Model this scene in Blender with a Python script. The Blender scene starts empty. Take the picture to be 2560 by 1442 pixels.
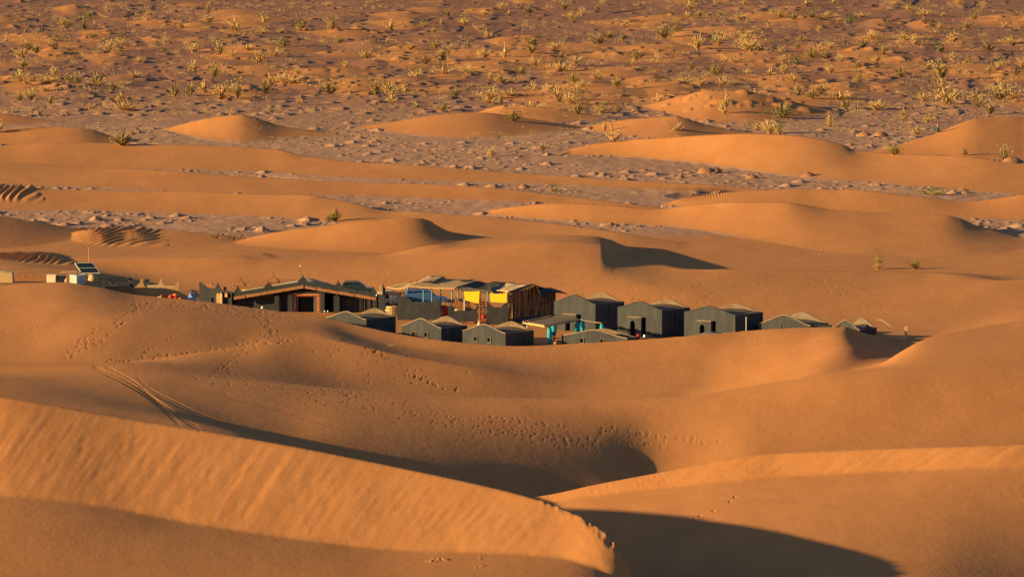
import bpy, math, random
import numpy as np
from mathutils import Vector, Matrix
R = math.radians
QUICK = False

# ---------------------------------------------------------------- camera, sky, sun, exposure
HC = 59.0                      # eye height above the camp floor, on top of a tall dune
TH = R(4.69)                   # downward pitch
F = 16264.0                    # focal length in pixels of the 2560 wide photograph
sc = bpy.context.scene
cam_d = bpy.data.cameras.new("camera"); cam = bpy.data.objects.new("camera", cam_d)
sc.collection.objects.link(cam); sc.camera = cam
cam.location = (0, 0, HC); cam.rotation_euler = (R(90) - TH, 0, 0)
cam_d.sensor_width = 36; cam_d.lens = 36 * F / 2560; cam_d.clip_start = 1; cam_d.clip_end = 20000

SUN_EL, SUN_BACK = R(11.3), R(16.0)      # low sun from the left, a little behind the eye
sun_from = Vector((-math.cos(SUN_BACK) * math.cos(SUN_EL), -math.sin(SUN_BACK) * math.cos(SUN_EL), math.sin(SUN_EL)))
w = bpy.data.worlds.new("World"); sc.world = w; w.use_nodes = True
nt = w.node_tree; bg = nt.nodes["Background"]
sky = nt.nodes.new("ShaderNodeTexSky"); sky.sky_type = 'NISHITA'; sky.sun_disc = False
sky.sun_elevation = SUN_EL; sky.sun_rotation = math.atan2(sun_from.x, sun_from.y)
sky.dust_density = 0.8; sky.ozone_density = 2.5
nt.links.new(sky.outputs[0], bg.inputs[0]); bg.inputs[1].default_value = 0.052
sd = bpy.data.lights.new("sun", 'SUN'); so = bpy.data.objects.new("sun", sd); sc.collection.objects.link(so)
sd.energy = 5.0; sd.angle = R(0.55); sd.color = (1.0, 0.71, 0.28)
so.rotation_euler = sun_from.to_track_quat('Z', 'Y').to_euler()
vs = sc.view_settings; vs.view_transform = 'Standard'; vs.look = 'None'; vs.exposure = 1.02; vs.gamma = 1

# ---------------------------------------------------------------- small helpers
col = sc.collection
def tag(o, label=None, cat=None, group=None, kind=None):
    if label: o["label"] = label
    if cat: o["category"] = cat; o["kind"] = kind or 'thing'
    if group: o["group"] = group
    if kind: o["kind"] = kind
    return o
def tand(py):                                   # tangent of the angle below the horizon at photo row py
    return np.tan(TH - np.arctan((721.0 - np.asarray(py, float)) / F))
CT = math.cos(TH)
def X_at(px, D, py=760.0):                      # world x of photo column px at distance D
    b = (721.0 - py) / F
    return (px - 1280.0) / F * D / (CT + b * math.sin(TH))

def pchip(xq, x, y):
    x = np.asarray(x, float); y = np.asarray(y, float)
    h = np.diff(x); d = np.diff(y) / h
    m = np.zeros_like(y); m[0] = d[0]; m[-1] = d[-1]
    for i in range(1, len(x) - 1):
        if d[i-1] * d[i] > 0:
            w1 = 2*h[i] + h[i-1]; w2 = h[i] + 2*h[i-1]
            m[i] = (w1 + w2) / (w1 / d[i-1] + w2 / d[i])
    xq = np.clip(xq, x[0], x[-1])
    k = np.clip(np.searchsorted(x, xq) - 1, 0, len(x) - 2)
    t = (xq - x[k]) / h[k]
    return (y[k] * (1 + 2*t) * (1-t)**2 + h[k]*m[k] * t * (1-t)**2 + y[k+1] * t*t*(3-2*t) + h[k]*m[k+1] * t*t*(t-1))

def _hash(ix, iy, seed):
    n = (ix.astype(np.int64) * 374761393 + iy.astype(np.int64) * 668265263 + seed * 1442695041) & 0xffffffff
    n = ((n ^ (n >> 13)) * 1274126177) & 0xffffffff
    n = n ^ (n >> 16)
    return (n & 0xffffff).astype(np.float32) / float(0xffffff)
def vnoise(x, y, seed=0):                       # smooth value noise, -1..1
    x = np.asarray(x, np.float32); y = np.asarray(y, np.float32)
    ix = np.floor(x); iy = np.floor(y); fx = x - ix; fy = y - iy
    fx = fx*fx*(3-2*fx); fy = fy*fy*(3-2*fy)
    ix = ix.astype(np.int64); iy = iy.astype(np.int64)
    a = _hash(ix, iy, seed); b = _hash(ix+1, iy, seed); c = _hash(ix, iy+1, seed); d = _hash(ix+1, iy+1, seed)
    return ((a + (b-a)*fx) * (1-fy) + (c + (d-c)*fx) * fy) * 2 - 1
def sstep(a, b, x):
    t = np.clip((x - a) / (b - a), 0, 1); return t*t*(3-2*t)

# ---------------------------------------------------------------- terrain: a height field z(column, distance)
# columns are fans of constant x/y (named by the photo column they pass through), rows are distances
cs = 5.0 if QUICK else 2.5
cols = np.concatenate([[-60000, -30000, -15000, -8000, -4000, -2000, -1200], np.arange(-700, -100, 12.0),
                       np.arange(-100, 2661, cs), np.arange(2672, 3300, 12.0), [3700, 4500, 6500, 10000, 17000, 32000, 62000]])
rs = 2.0 if QUICK else 1.0
rows = np.concatenate([[-400, -200, -60, 40, 120, 200, 280, 340, 380, 410, 425], np.arange(432, 470, 1.2*rs), np.arange(470, 545, .3*rs), np.arange(545, 760, .36*rs),
                       np.arange(760, 1000, .55*rs), np.arange(1000, 1650, 1.0*rs), np.arange(1660, 2200, 14.0), [2400, 3000, 4200, 7000, 12000]])
NC, NR = len(cols), len(rows)
Uc = cols.astype(np.float64)
def g(pts):                                     # [(px, y-row or ('z', z), D)] -> D(px), z(px)
    px = [p[0] for p in pts]; D = [p[2] for p in pts]
    z = [p[1][1] if isinstance(p[1], tuple) else HC - p[2] * float(tand(p[1])) for p in pts]
    Dq = pchip(Uc, px, D); zq = pchip(Uc, px, z)
    return Dq, zq
def Z(v): return ('z', v)
def curve(pts):                                 # [(px, v)] -> v(px)
    return pchip(Uc, [p[0] for p in pts], [p[1] for p in pts])
G = []                                          # (D, z, sharp)
def addg(dz, sharp=False): G.append((dz[0], dz[1], sharp))
addg(g([(-700, Z(-3), 340), (3300, Z(-3), 340)]))
addg(g([(-700, Z(.3), 462), (0, Z(-.2), 460), (800, Z(-1.0), 458), (1330, Z(-1.6), 454), (1480, Z(-2.2), 452), (1560, Z(-3.0), 450), (1700, Z(-4.0), 440), (2560, Z(-4), 400), (3300, Z(-5), 400)]))
# R0: big foreground ridge, crest and the foot of its steep lit face
Dc, zc = g([(-700, 905, 520), (-300, 950, 515), (0, 990, 510), (350, 1050, 507), (600, 1090, 504), (1000, 1165, 498), (1330, 1240, 491), (1400, 1263, 489), (1480, 1300, 485.5),
            (1540, 1352, 482), (1570, 1400, 480), (1590, 1442, 478), (1625, 1500, 474), (1700, Z(-3.4), 466), (2000, Z(-4.5), 455), (3300, Z(-6), 450)])
yb = curve([(-700, 1200), (0, 1238), (250, 1266), (500, 1312), (800, 1355), (1000, 1375), (1250, 1383), (1400, 1395), (1500, 1425), (1560, 1470), (1620, 1530), (3300, 1530)])
k = .33
Db = (HC - zc + k * Dc) / (k + tand(yb)); zb = HC - tand(yb) * Db
rr = sstep(1600, 1750, Uc); Db = Db * (1 - rr) + (Dc - 4) * rr; zb = zb * (1 - rr) + (zc + .1) * rr
Db = np.minimum(Db, Dc - 3); R0D, R0z, R0b = Dc, zc, Db
addg((Db, zb), True); addg((Dc, zc), True)
lee = curve([(-700, 3.0), (0, 2.8), (300, 2.0), (600, 2.4), (800, 4.5), (1000, 6), (1330, 5.6), (1480, 4.2), (1590, 3.0), (1700, .5), (3300, .3)])
addg((Dc + curve([(-700, 12), (500, 12), (800, 10), (1000, 10), (1330, 9), (1600, 9), (3300, 9)]), zc - lee))
# R1: right-hand dune with a steep lit strip under its crest
R1D, R1z = g([(-700, Z(4.6), 546), (0, Z(3.5), 546), (300, Z(2.8), 545), (600, Z(1.9), 542), (720, Z(1.0), 540), (900, Z(-2.4), 536), (1150, Z(-3.6), 540), (1330, 1240, 545), (1500, 1206, 545), (1640, 1180, 545), (1900, 1135, 545), (2150, 1122, 543), (2560, 1109, 540), (3300, 1080, 540)])
y1b = curve([(-700, 1300), (1330, 1262), (1480, 1240), (1640, 1222), (1900, 1196), (2150, 1182), (2560, 1168), (3300, 1150)])
k = .36
D1b = (HC - R1z + k * R1D) / (k + tand(y1b)); z1b = HC - tand(y1b) * D1b
q = sstep(1150, 1330, Uc)
D1b = (R1D - 4) * (1 - q) + D1b * q; z1b = (R1z - .1) * (1 - q) + z1b * q
# gentle apron between the two
Dm = np.maximum(Dc + 14, curve([(-700, 544), (1330, 504), (1600, 484), (1900, 480), (2560, 482), (3300, 485)]))
zm = curve([(-700, 5.6), (0, 3.7), (300, 3.0), (600, 2.1), (700, 1.3), (800, -.6), (1000, -3.4), (1330, -4.2), (1500, -4.3), (1700, -4.1), (2000, -3.9), (2300, -4.2), (2560, -5.2), (3300, -8)])
Dm = np.minimum(Dm, D1b - 3)
addg((Dm, zm)); addg((D1b, z1b), True); addg((R1D, R1z), True)
addg(g([(-700, Z(4.4), 560), (0, Z(3.4), 560), (300, Z(2.6), 557), (600, Z(1.6), 550), (760, Z(-.6), 545), (900, Z(-3.5), 543), (1200, Z(-5.3), 550), (1330, Z(-5.7), 556), (1500, Z(-6.0), 558), (1640, Z(-6.0), 562), (1900, Z(-4.6), 564), (2200, Z(-3.6), 564), (2560, Z(-3.4), 566), (3300, Z(-4), 570)]))
addg(g([(-700, Z(4.2), 582), (0, Z(3.0), 580), (400, Z(1.6), 573), (640, 1092, 561), (900, 1118, 563), (1200, 1144, 568), (1500, 1172, 574), (1640, 1186, 577), (1900, Z(-3.6), 580), (2200, Z(-3.0), 582), (2560, Z(-2.6), 584), (3300, Z(-2.4), 588)]))
# R2: low cross ridge; on the right it climbs into a tall dune
addg(g([(-700, 905, 600), (0, 932, 600), (300, 930, 600), (600, 950, 600), (900, 976, 600), (1200, 992, 600), (1500, 998, 600), (1700, 991, 600), (1900, 962, 602), (2100, 934, 603), (2300, 918, 604), (2560, 904, 606), (3300, 880, 612)]), False)
R2D, R2z = g([(-700, 900, 602), (0, 930, 602), (300, 928, 602), (600, 950.5, 602), (900, 976.5, 602), (1200, 992.5, 602), (1500, 998.5, 602), (1700, 991, 602), (1900, 961.5, 605), (2200, 910, 616), (2250, 880, 620), (2310, 848, 626), (2400, 826, 632), (2560, 800, 640), (3300, 730, 652)])
addg((R2D, R2z), True)
addg(g([(-700, Z(2.8), 607), (0, Z(2.2), 607), (300, Z(2.1), 607), (600, Z(1.0), 608), (900, Z(-.6), 610), (1200, Z(-1.4), 613), (1500, Z(-2.2), 613), (1700, Z(-2.2), 613), (1900, Z(-.7), 613), (2100, Z(.9), 616), (2200, Z(.9), 622), (2310, Z(.4), 636), (2560, Z(1.5), 650), (3300, Z(3), 664)]))
# crease running up to the left hill, and the bowl floor
addg(g([(-700, 900, 612), (0, 919, 613), (240, 911, 615), (380, 898, 619), (500, 880, 624), (600, 864, 629), (690, 848, 633), (780, Z(2.1), 635), (900, Z(1.6), 631), (1000, Z(1.0), 628), (1200, Z(.0), 625), (1500, Z(-1.3), 625), (1750, Z(-1.4), 624), (2000, Z(.6), 625), (2120, Z(1.6), 628), (2200, Z(.8), 632), (2310, Z(.2), 644), (2560, Z(1.2), 656), (3300, Z(3), 672)]), True)
addg(g([(-700, Z(2.6), 641), (0, Z(3.1), 641), (250, Z(3.7), 641), (450, Z(3.4), 642), (600, Z(2.9), 642), (800, Z(2.3), 644), (900, Z(1.5), 640), (1000, Z(.9), 637), (1200, Z(.2), 634), (1500, Z(-.4), 634), (1750, Z(-.2), 635), (2000, Z(1.3), 638), (2110, Z(2.05), 641), (2160, Z(1.2), 641), (2310, Z(.2), 650), (2560, Z(1.2), 662), (3300, Z(3), 680)]))
# R3: crest that hides the feet of the camp
addg(g([(-700, 742, 668), (0, 716, 672), (80, 708, 673), (150, 705, 673), (240, 717, 671), (350, 738, 668), (500, 752, 664), (700, 778, 658), (800, 791, 654), (900, 814, 649), (1000, 834, 645), (1150, 855, 641), (1300, 865, 640), (1450, 858, 641), (1600, 848, 642), (1750, 837, 643), (1900, 824, 645), (2000, 819, 645), (2110, 817, 645), (2160, 832, 648), (2220, 843, 652), (2290, 850, 656), (2560, Z(1.0), 668), (3300, Z(3), 688)]), True)
addg(g([(-700, Z(3.2), 686), (0, Z(3.5), 684), (200, Z(3.3), 682), (300, Z(1.9), 680), (400, Z(.8), 677), (600, Z(.2), 671), (800, Z(0), 660), (1000, Z(-.1), 653), (1300, Z(0), 647), (1600, Z(0), 648), (1900, Z(.2), 651), (2150, Z(.1), 656), (2300, Z(.1), 662), (2560, Z(.9), 675), (3300, Z(3), 695)]))
addg(g([(-700, Z(1.4), 715), (0, Z(2.4), 716), (200, Z(2.2), 716), (400, Z(.4), 712), (700, Z(.1), 704), (1000, Z(.0), 696), (1300, Z(.0), 693), (1600, Z(.1), 688), (1900, Z(.1), 680), (2150, Z(.2), 676), (2560, Z(1.2), 690), (3300, Z(3), 700)]))
# R4: long dune behind the camp with a barchan horn and slip face
addg(g([(-700, Z(2.5), 733), (0, Z(1.9), 733), (400, Z(.8), 728), (600, Z(.8), 724), (1000, Z(1.2), 718), (1300, Z(1.6), 716), (1530, Z(1.6), 712), (1800, Z(1.3), 706), (2150, Z(1.2), 704), (2560, Z(2.0), 706), (3300, Z(3), 712)]))
addg(g([(-700, 660, 744), (0, 648, 745), (300, 646, 741), (600, 645, 738), (660, 650, 737), (940, 646, 737), (1200, 622, 738), (1400, 606, 739), (1500, 612, 738), (1524, 628, 737), (1540, 642, 735), (1600, 659, 732), (1660, 668, 729), (1720, 674, 725), (1850, 675, 722), (2300, 683, 720), (2400, 687, 716), (2560, 706, 712), (3300, 720, 716)]), True)
addg(g([(-700, 640, 755), (0, 634, 756), (180, 636, 754), (300, 639, 750), (600, 631, 747), (650, 631, 747), (700, 640, 745), (940, 638, 743), (1100, 611, 746), (1200, 596, 760), (1370, 588, 771), (1480, 590, 773), (1530, 600, 772), (1546, 608, 769), (1600, 629, 752), (1720, 672, 734), (1850, 672.5, 730), (2300, 680, 728), (2400, 684, 724), (2560, 703, 718), (3300, 717, 722)]), True)
addg(g([(-700, Z(.2), 770), (0, Z(.2), 770), (600, Z(.1), 766), (940, Z(.1), 760), (1370, Z(.1), 784), (1546, Z(.1), 782), (1720, Z(.2), 746), (2300, Z(.3), 740), (2560, Z(.6), 734), (3300, Z(1), 740)]))
addg(g([(-700, Z(0), 800), (3300, Z(0), 800)])); addg(g([(-700, Z(0), 12000.), (3300, Z(0), 12000.)]))

ZZ = np.zeros((NR, NC), np.float64)
Dk = np.array([a[0] for a in G]); zk = np.array([a[1] for a in G]); sharp = [a[2] for a in G]
for i in range(1, len(Dk)): Dk[i] = np.maximum(Dk[i], Dk[i-1] + 1.0)
def blur1(a, s):
    n = int(3*s)+1; kx = np.exp(-.5*(np.arange(-n, n+1)/s)**2); kx /= kx.sum()
    return np.convolve(np.pad(a, n, mode='edge'), kx, mode='valid')
fine = (cols >= -100) & (cols <= 2660)
for i in range(len(Dk)):
    if not (sharp[i] and i > 14):
        for A in (Dk, zk):
            f_ = A[i][fine]; A[i][fine] = blur1(f_, 14/cs)
h = np.diff(Dk, axis=0); sec = np.diff(zk, axis=0) / h
mL = np.zeros_like(zk); mR = np.zeros_like(zk)
mL[0] = mR[0] = sec[0]; mL[-1] = mR[-1] = sec[-1]
for i in range(1, len(G) - 1):
    a, b = sec[i-1], sec[i]
    if sharp[i]: mL[i], mR[i] = a * 1.0, b * 1.0
    else:
        ok = a * b > 0
        hm = np.where(ok, 2*a*b / np.where(ok, a + b, 1), 0)
        mL[i] = mR[i] = hm
for i in range(1, len(G)-1):
    if not (sharp[i] and i > 14):
        for A in (mL, mR): A[i][fine] = blur1(A[i][fine], 36/cs)
Rw = rows[:, None]
for i in range(len(G) - 1):
    r0 = max(0, np.searchsorted(rows, Dk[i].min()) - 1); r1 = min(NR, np.searchsorted(rows, Dk[i+1].max()) + 1)
    t = (rows[r0:r1, None] - Dk[i]) / h[i]
    m = (t >= 0) & (t < 1); t = np.clip(t, 0, 1)
    v = zk[i]*(1+2*t)*(1-t)**2 + h[i]*mR[i]*t*(1-t)**2 + zk[i+1]*t*t*(3-2*t) + h[i]*mL[i+1]*t*t*(t-1)
    ZZ[r0:r1][m] = v[m]
ZZ[rows < 340] = -3
k0, k1 = np.searchsorted(rows, 450), np.searchsorted(rows, 560)
for _ in range(2): ZZ[k0:k1] = (ZZ[k0-1:k1-1] + 2*ZZ[k0:k1] + ZZ[k0+1:k1+1]) / 4
for _ in range(4): ZZ[k0:k1, 60:-20] = (ZZ[k0:k1, 59:-21] + 2*ZZ[k0:k1, 60:-20] + ZZ[k0:k1, 61:-19]) / 4
XX = (Uc[None, :] - 1280) / F / CT * Rw
YY = np.broadcast_to(Rw, XX.shape)
for j in (0, -1): pass
# broad swells and plain undulation
far = sstep(770, 820, YY)
ZZ += far * (.25 * vnoise(XX/30, YY/60, 3) + .12 * vnoise(XX/9, YY/22, 4))
SAND = 1 - far                                   # 1 = loose orange sand, 0 = stony hard floor
SAND = np.maximum(SAND, 0)
ground0 = ZZ.copy()

def rowrange(a, b): return max(0, np.searchsorted(rows, a) - 1), min(NR, np.searchsorted(rows, b) + 1)
def colrange(a, b): return max(0, np.searchsorted(cols, a) - 1), min(NC, np.searchsorted(cols, b) + 1)
def dune(crest, base, wn, lee=.42, p=1.45, sand=1.0, jit=.10, seed=1):
    """crest [(px, photo row)], base [(px, photo row of the flat ground under the crest)]"""
    c0, c1 = colrange(crest[0][0], crest[-1][0]); U = Uc[c0:c1]
    cy = pchip(U, [q_[0] for q_ in crest], [q_[1] for q_ in crest])
    if c1 - c0 > 40: cy = cy + .35 * vnoise(U/55., U*0, seed+7)
    by = pchip(U, [q_[0] for q_ in base], [q_[1] for q_ in base])
    D = HC / tand(by); z = HC - D * tand(cy)
    if isinstance(wn, list): wn_ = pchip(U, [q_[0] for q_ in wn], [q_[1] for q_ in wn]); wn = float(wn_.max())
    else: wn_ = wn * np.clip(z / max(z.max(), .1), .15, 1)**.6
    r0, r1 = rowrange(D.min() - wn*1.1, D.max() + z.max()/lee + 5)
    y = rows[r0:r1, None]; d = y - D[None, :]
    x = XX[r0:r1, c0:c1]
    s = np.clip(-d / wn_, 0, 1)
    zb_ = blur1(z, 30/cs) if c1 - c0 > 60 else z; s4 = np.clip(s*5, 0, 1); near = (z*(1-s4) + zb_*s4) * (1 - s)**p
    le = z - d * lee
    hgt = np.where(d <= 0, near, le)
    hgt = np.where((z > 0) & (d > -wn_), hgt, -1)
    base_z = ZZ[r0:r1, c0:c1]
    hgt = hgt * (1 + .5 * jit * vnoise(x/9, y/18, seed))
    kk = .12
    # smooth union
    a = np.maximum(hgt, 0) + ground0[r0:r1, c0:c1] * .3
    m_ = np.where(hgt > 0, np.maximum(base_z, a), base_z)
    ZZ[r0:r1, c0:c1] = m_
    S = SAND[r0:r1, c0:c1]; SAND[r0:r1, c0:c1] = np.maximum(S, sand * sstep(.0, .35, hgt))

def rel(c, dy): return [(a, b + dy) for a, b in c]
# far to near
rng = np.random.RandomState(5)
nmound = 230
for i in range(nmound):
    t = i / nmound; by = 5 + 262 * (rng.rand() ** .9) - 12
    cx = rng.uniform(-120, 2680)
    sc_ = .6 + by / 330.
    L = rng.uniform(110, 380) * sc_; hh = (3 + 8.5*rng.rand()**2) * (.75 + .45*sc_) * min(1, L/130)
    if by > 200 and rng.rand() < .45: continue
    pk = rng.uniform(.45, .68)
    cr = [(cx - L*pk*1.2, by + 2), (cx - L*pk*.55, by - hh*.5), (cx - L*.12, by - hh*.93), (cx, by - hh), (cx + L*(1-pk)*.35, by - hh*.62), (cx + L*(1-pk), by - hh*.15), (cx + L*(1-pk)*1.3, by + 2)]
    dune(cr, [(cr[0][0], by), (cr[-1][0], by)], rng.uniform(40, 80), lee=.12, p=1.2, jit=.04, sand=rng.uniform(.3, .95), seed=20+i)
D_ = dune
D_([(1180, 285), (1260, 264), (1330, 266), (1450, 282), (1560, 300)], [(1180, 284), (1560, 298)], 30, seed=301, sand=.7)
D_([(1590, 268), (1700, 240), (1780, 223), (1850, 224), (1930, 240), (2020, 262), (2110, 282)], [(1590, 266), (2110, 280)], 48, seed=302)
D_([(860, 322), (1000, 302), (1130, 283), (1200, 281), (1300, 294), (1400, 308), (1480, 322)], [(860, 320), (1480, 320)], 34, seed=303)
D_([(-700, 262), (0, 283), (90, 296), (190, 308), (260, 312)], [(-700, 290), (260, 310)], 20, seed=304, sand=.8)
D_([(1430, 322), (1550, 301), (1640, 292), (1690, 289), (1702, 291), (1760, 309), (1820, 322), (1880, 331), (1960, 338)], [(1430, 320), (1960, 337)], 32, seed=305)
D_([(400, 328), (480, 305), (540, 294), (600, 289), (635, 295), (700, 314), (760, 325), (850, 335), (920, 342)], [(400, 326), (920, 341)], 30, seed=306)
D_([(2120, 392), (2240, 365), (2330, 336), (2450, 294), (2530, 289), (2560, 291), (3200, 300)], [(2120, 388), (2560, 365), (3200, 365)], 40, seed=307)
D_([(-700, 340), (0, 322), (100, 317), (200, 320), (232, 325), (290, 342), (370, 359), (450, 366)], [(-700, 350), (0, 350), (240, 352), (450, 364)], 22, seed=308)
D_([(1370, 402), (1430, 374), (1500, 359), (1700, 342), (1850, 335), (1960, 338), (2050, 350), (2105, 364), (2140, 377), (2250, 386), (2400, 392), (2560, 412), (3200, 450)], [(1370, 401), (1430, 385), (1520, 384), (1700, 390), (1900, 400), (2100, 412), (2560, 446), (3200, 480)], [(1370, 6), (1500, 10), (1700, 16), (2000, 38), (2300, 44), (2560, 44), (3200, 44)], seed=309, jit=.04)
D_([(-700, 360), (0, 363), (150, 356), (300, 358), (500, 362), (640, 370), (700, 375), (760, 389), (850, 401), (1000, 410), (1300, 432), (1600, 452), (1900, 472), (2050, 488)], [(-700, 392), (0, 392), (640, 402), (850, 420), (1300, 444), (1900, 480), (2050, 487)], [(-700, 34), (600, 32), (1000, 26), (1500, 18), (2050, 10)], seed=310, jit=.04)
D_([(1650, 512), (1700, 497), (1760, 488), (1880, 476), (2000, 471), (2130, 474), (2300, 492), (2420, 503), (2500, 495), (2560, 485), (3200, 460)], [(1650, 511), (2000, 512), (2420, 526), (3200, 530)], [(1650, 6), (1900, 22), (2400, 22), (3200, 22)], seed=311, jit=.04)
D_([(-700, 400), (0, 405), (200, 418), (450, 428), (600, 440), (840, 452), (1150, 464), (1400, 488), (1660, 520), (1760, 530)], [(-700, 434), (0, 436), (600, 460), (1150, 484), (1400, 500), (1660, 524), (1760, 529)], [(-700, 34), (600, 30), (900, 22), (1760, 14)], seed=312, jit=.04)
D_([(-700, 455), (60, 466), (120, 471), (250, 476), (500, 479), (650, 484), (780, 488), (810, 493), (860, 503), (910, 514), (960, 525), (1050, 530), (1300, 550), (1500, 574), (1650, 598), (1760, 612)], [(-700, 500), (0, 500), (780, 522), (960, 540), (1300, 565), (1650, 604), (1760, 610)], [(-700, 26), (700, 26), (1000, 34), (1400, 36), (1760, 20)], seed=313, jit=.04)
D_([(1180, 534), (1270, 518), (1400, 508), (1540, 514), (1640, 522), (1750, 511), (1850, 505), (1950, 506), (2080, 525), (2200, 532), (2360, 537), (2400, 545), (2440, 562), (2500, 580), (2545, 592), (2600, 600)], [(1180, 533), (1660, 550), (2000, 566), (2400, 580), (2600, 600)], [(1180, 5), (1400, 12), (1650, 16), (1900, 30), (2200, 50), (2600, 50)], seed=314, jit=.04)
D_([(-700, 500), (-100, 527), (0, 540), (100, 555), (170, 567), (230, 577), (270, 582)], [(-700, 585), (0, 585), (270, 582)], 42, seed=315, jit=.03)
D_([(150, 592), (200, 578), (300, 571), (420, 575), (560, 588), (640, 600)], [(150, 590), (640, 598)], 20, seed=316)
D_([(580, 606), (680, 582), (800, 565), (940, 550), (1030, 544), (1075, 551), (1092, 562), (1120, 577), (1200, 590), (1320, 600)], [(580, 604), (940, 606), (1320, 600)], [(580, 8), (900, 18), (1100, 22), (1320, 20)], seed=317, jit=.04)
if 0: D_([(2350, 700), (2380, 672), (2420, 648), (2470, 622), (2540, 604), (2700, 585), (3200, 560)], [(2350, 690), (2560, 680), (3200, 650)], 30, seed=318, jit=.04)
# ---------------------------------------------------------------- small relief: clods, tracks, footprints, slide marks
def stamp(px, D, rx, ry, hgt, skew=.0):
    """one small mound (or pit): rx, ry radii in metres; skew leans its crest to the right"""
    x0 = (px - 1280) / F / CT * D
    c0, c1 = colrange(px - rx*F/D*1.3, px + rx*F/D*1.3); r0, r1 = rowrange(D - ry*1.2, D + ry*1.2)
    dx = (XX[r0:r1, c0:c1] - x0) / rx; dy = (YY[r0:r1, c0:c1] - D) / ry
    dx = np.where(dx > skew, (dx - skew) / (1 - skew), (dx - skew) / (1 + skew))
    q = np.clip(1 - dx*dx - dy*dy, 0, 1)
    ZZ[r0:r1, c0:c1] += hgt * q**1.2
def gz(px, D):
    r = np.interp(D, rows, np.arange(NR)); c = np.interp(px, cols, np.arange(NC))
    r0 = int(min(r, NR-2)); c0 = int(min(c, NC-2)); fr, fc = r-r0, c-c0
    return float((ZZ[r0, c0]*(1-fc)+ZZ[r0, c0+1]*fc)*(1-fr)+(ZZ[r0+1, c0]*(1-fc)+ZZ[r0+1, c0+1]*fc)*fr)
def sandv(px, D):
    r = int(np.interp(D, rows, np.arange(NR))); c = int(np.interp(px, cols, np.arange(NC)))
    return SAND[r, c]
def D_flat(py): return float(HC / tand(py))
def hit(px, py, dmin=440):
    """first point of the ground that photo pixel (px, py) looks at: its distance"""
    c = int(round(np.interp(px, cols, np.arange(NC)))); i0 = np.searchsorted(rows, dmin)
    ray = HC - rows[i0:] * float(tand(py)); below = np.nonzero(ZZ[i0:, c] >= ray)[0]
    return float(rows[i0 + below[0]]) if len(below) else D_flat(py)
rng = np.random.RandomState(11)
n = 0
# stony clods on the hard floor: denser in the bare strips at middle distance
for i in range(15000):
    py = 285 + 400 * rng.rand()**1.3; px = rng.uniform(-60, 2620); D = D_flat(py)
    if D < 742 or sandv(px, D) > .3: continue
    if rng.rand() < .35: continue
    if vnoise(np.array([px/150.]), np.array([py/16.]), 77)[0] < -.15: continue
    s = rng.rand()**2.5
    s = s if rng.rand() < .3 else s*.25
    stamp(px, D, .22 + .9*s, .5 + 1.6*s, (.07 + .34*s), .4)
for i in range(2200):
    py = rng.uniform(0, 290); px = rng.uniform(-60, 2620); D = D_flat(py); s = rng.rand()**2
    stamp(px, D, .4 + 1.2*s, 1.5 + 3*s, .06 + .26*s, .4)
# a little relief everywhere on the hard floor, wind ripple swells on sand
hard = (1 - SAND) * far
ZZ += hard * (.035 * vnoise(XX/1.3, YY/3.2, 8) + .012 * vnoise(XX/.5, YY/1.5, 9))
ZZ += (1 - hard) * .02 * vnoise(XX/5.2, YY/14, 12)
# wheel-churned slopes: curved grooves
def grooves(px0, px1, D0, D1, per, amp, bend, sd):
    c0, c1 = colrange(px0, px1); r0, r1 = rowrange(D0, D1)
    u = Uc[None, c0:c1]; y = rows[r0:r1, None]
    a = (u - px0) / (px1 - px0); b = (y - D0) / (D1 - D0)
    ph = (u + bend * b + .8*bend * b * b) / (per*(.8 + .5*a)) + .8 * vnoise(u/50 + 0*y, y/9 + 0*u, sd)
    tri = np.abs((ph % 1) - .5) * 2
    a2 = a + .10*vnoise(0*u + 3, y/4., sd+2) + .25*(b-.5)
    m = sstep(0, .3, a2) * (1 - sstep(.7, 1, a2)) * sstep(0, .35, b) * (1 - sstep(.65, 1, b)); m = m * (.75 + .25*vnoise(u/22, y/7, sd+1))
    ZZ[r0:r1, c0:c1] += amp * m * (tri - .5) + amp * .35 * m
grooves(-20, 190, 733, 760, 17, .75, -70, 31)
grooves(170, 420, D_flat(622), D_flat(566), 15, .55, -120, 32)
grooves(-60, 110, D_flat(520), D_flat(462), 18, .7, -90, 33)
grooves(1660, 1840, D_flat(520), D_flat(470), 20, .5, -110, 34)
# slide marks down the steep face of the foreground ridge
r0, r1 = rowrange(455, 535)
c0, c1 = colrange(-650, 1700)
u = Uc[None, c0:c1]; y = rows[r0:r1, None]
fc = np.clip((y - R0b[None, c0:c1]) / (R0D - R0b)[None, c0:c1], 0, 1)
sl = np.sin(np.pi * fc)**.6 * ((y > R0b[None, c0:c1]) & (y < R0D[None, c0:c1]))
uu = u - 150 * (fc - .5)
st = vnoise(uu/26, fc*1.3, 41) * .028 + vnoise(uu/9, fc*2.2, 42) * .008 + .10 * np.maximum(vnoise(uu/70, fc*.8, 43) - .25, 0) + .015 * vnoise(uu/14, fc*9, 44)
ZZ[r0:r1, c0:c1] += sl * st
br = np.exp(-((y - R0b[None, c0:c1] - .4)/.9)**2) * .12 * (.6 + vnoise(u/30, 0*u, 45))
ZZ[r0:r1, c0:c1] += .15*br
r0, r1 = rowrange(500, 560); c0, c1 = colrange(1300, 3200)
u = Uc[None, c0:c1]; y = rows[r0:r1, None]; den = (R1D - D1b)[None, c0:c1]
fc = np.clip((y - D1b[None, c0:c1]) / np.maximum(den, .5), 0, 1)
sl = np.sin(np.pi * fc)**.6
ZZ[r0:r1, c0:c1] += sl * (vnoise((u - 120*fc)/24, fc*1.2, 51) * .05 + vnoise((u-120*fc)/8, fc*2, 52) * .025)
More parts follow.
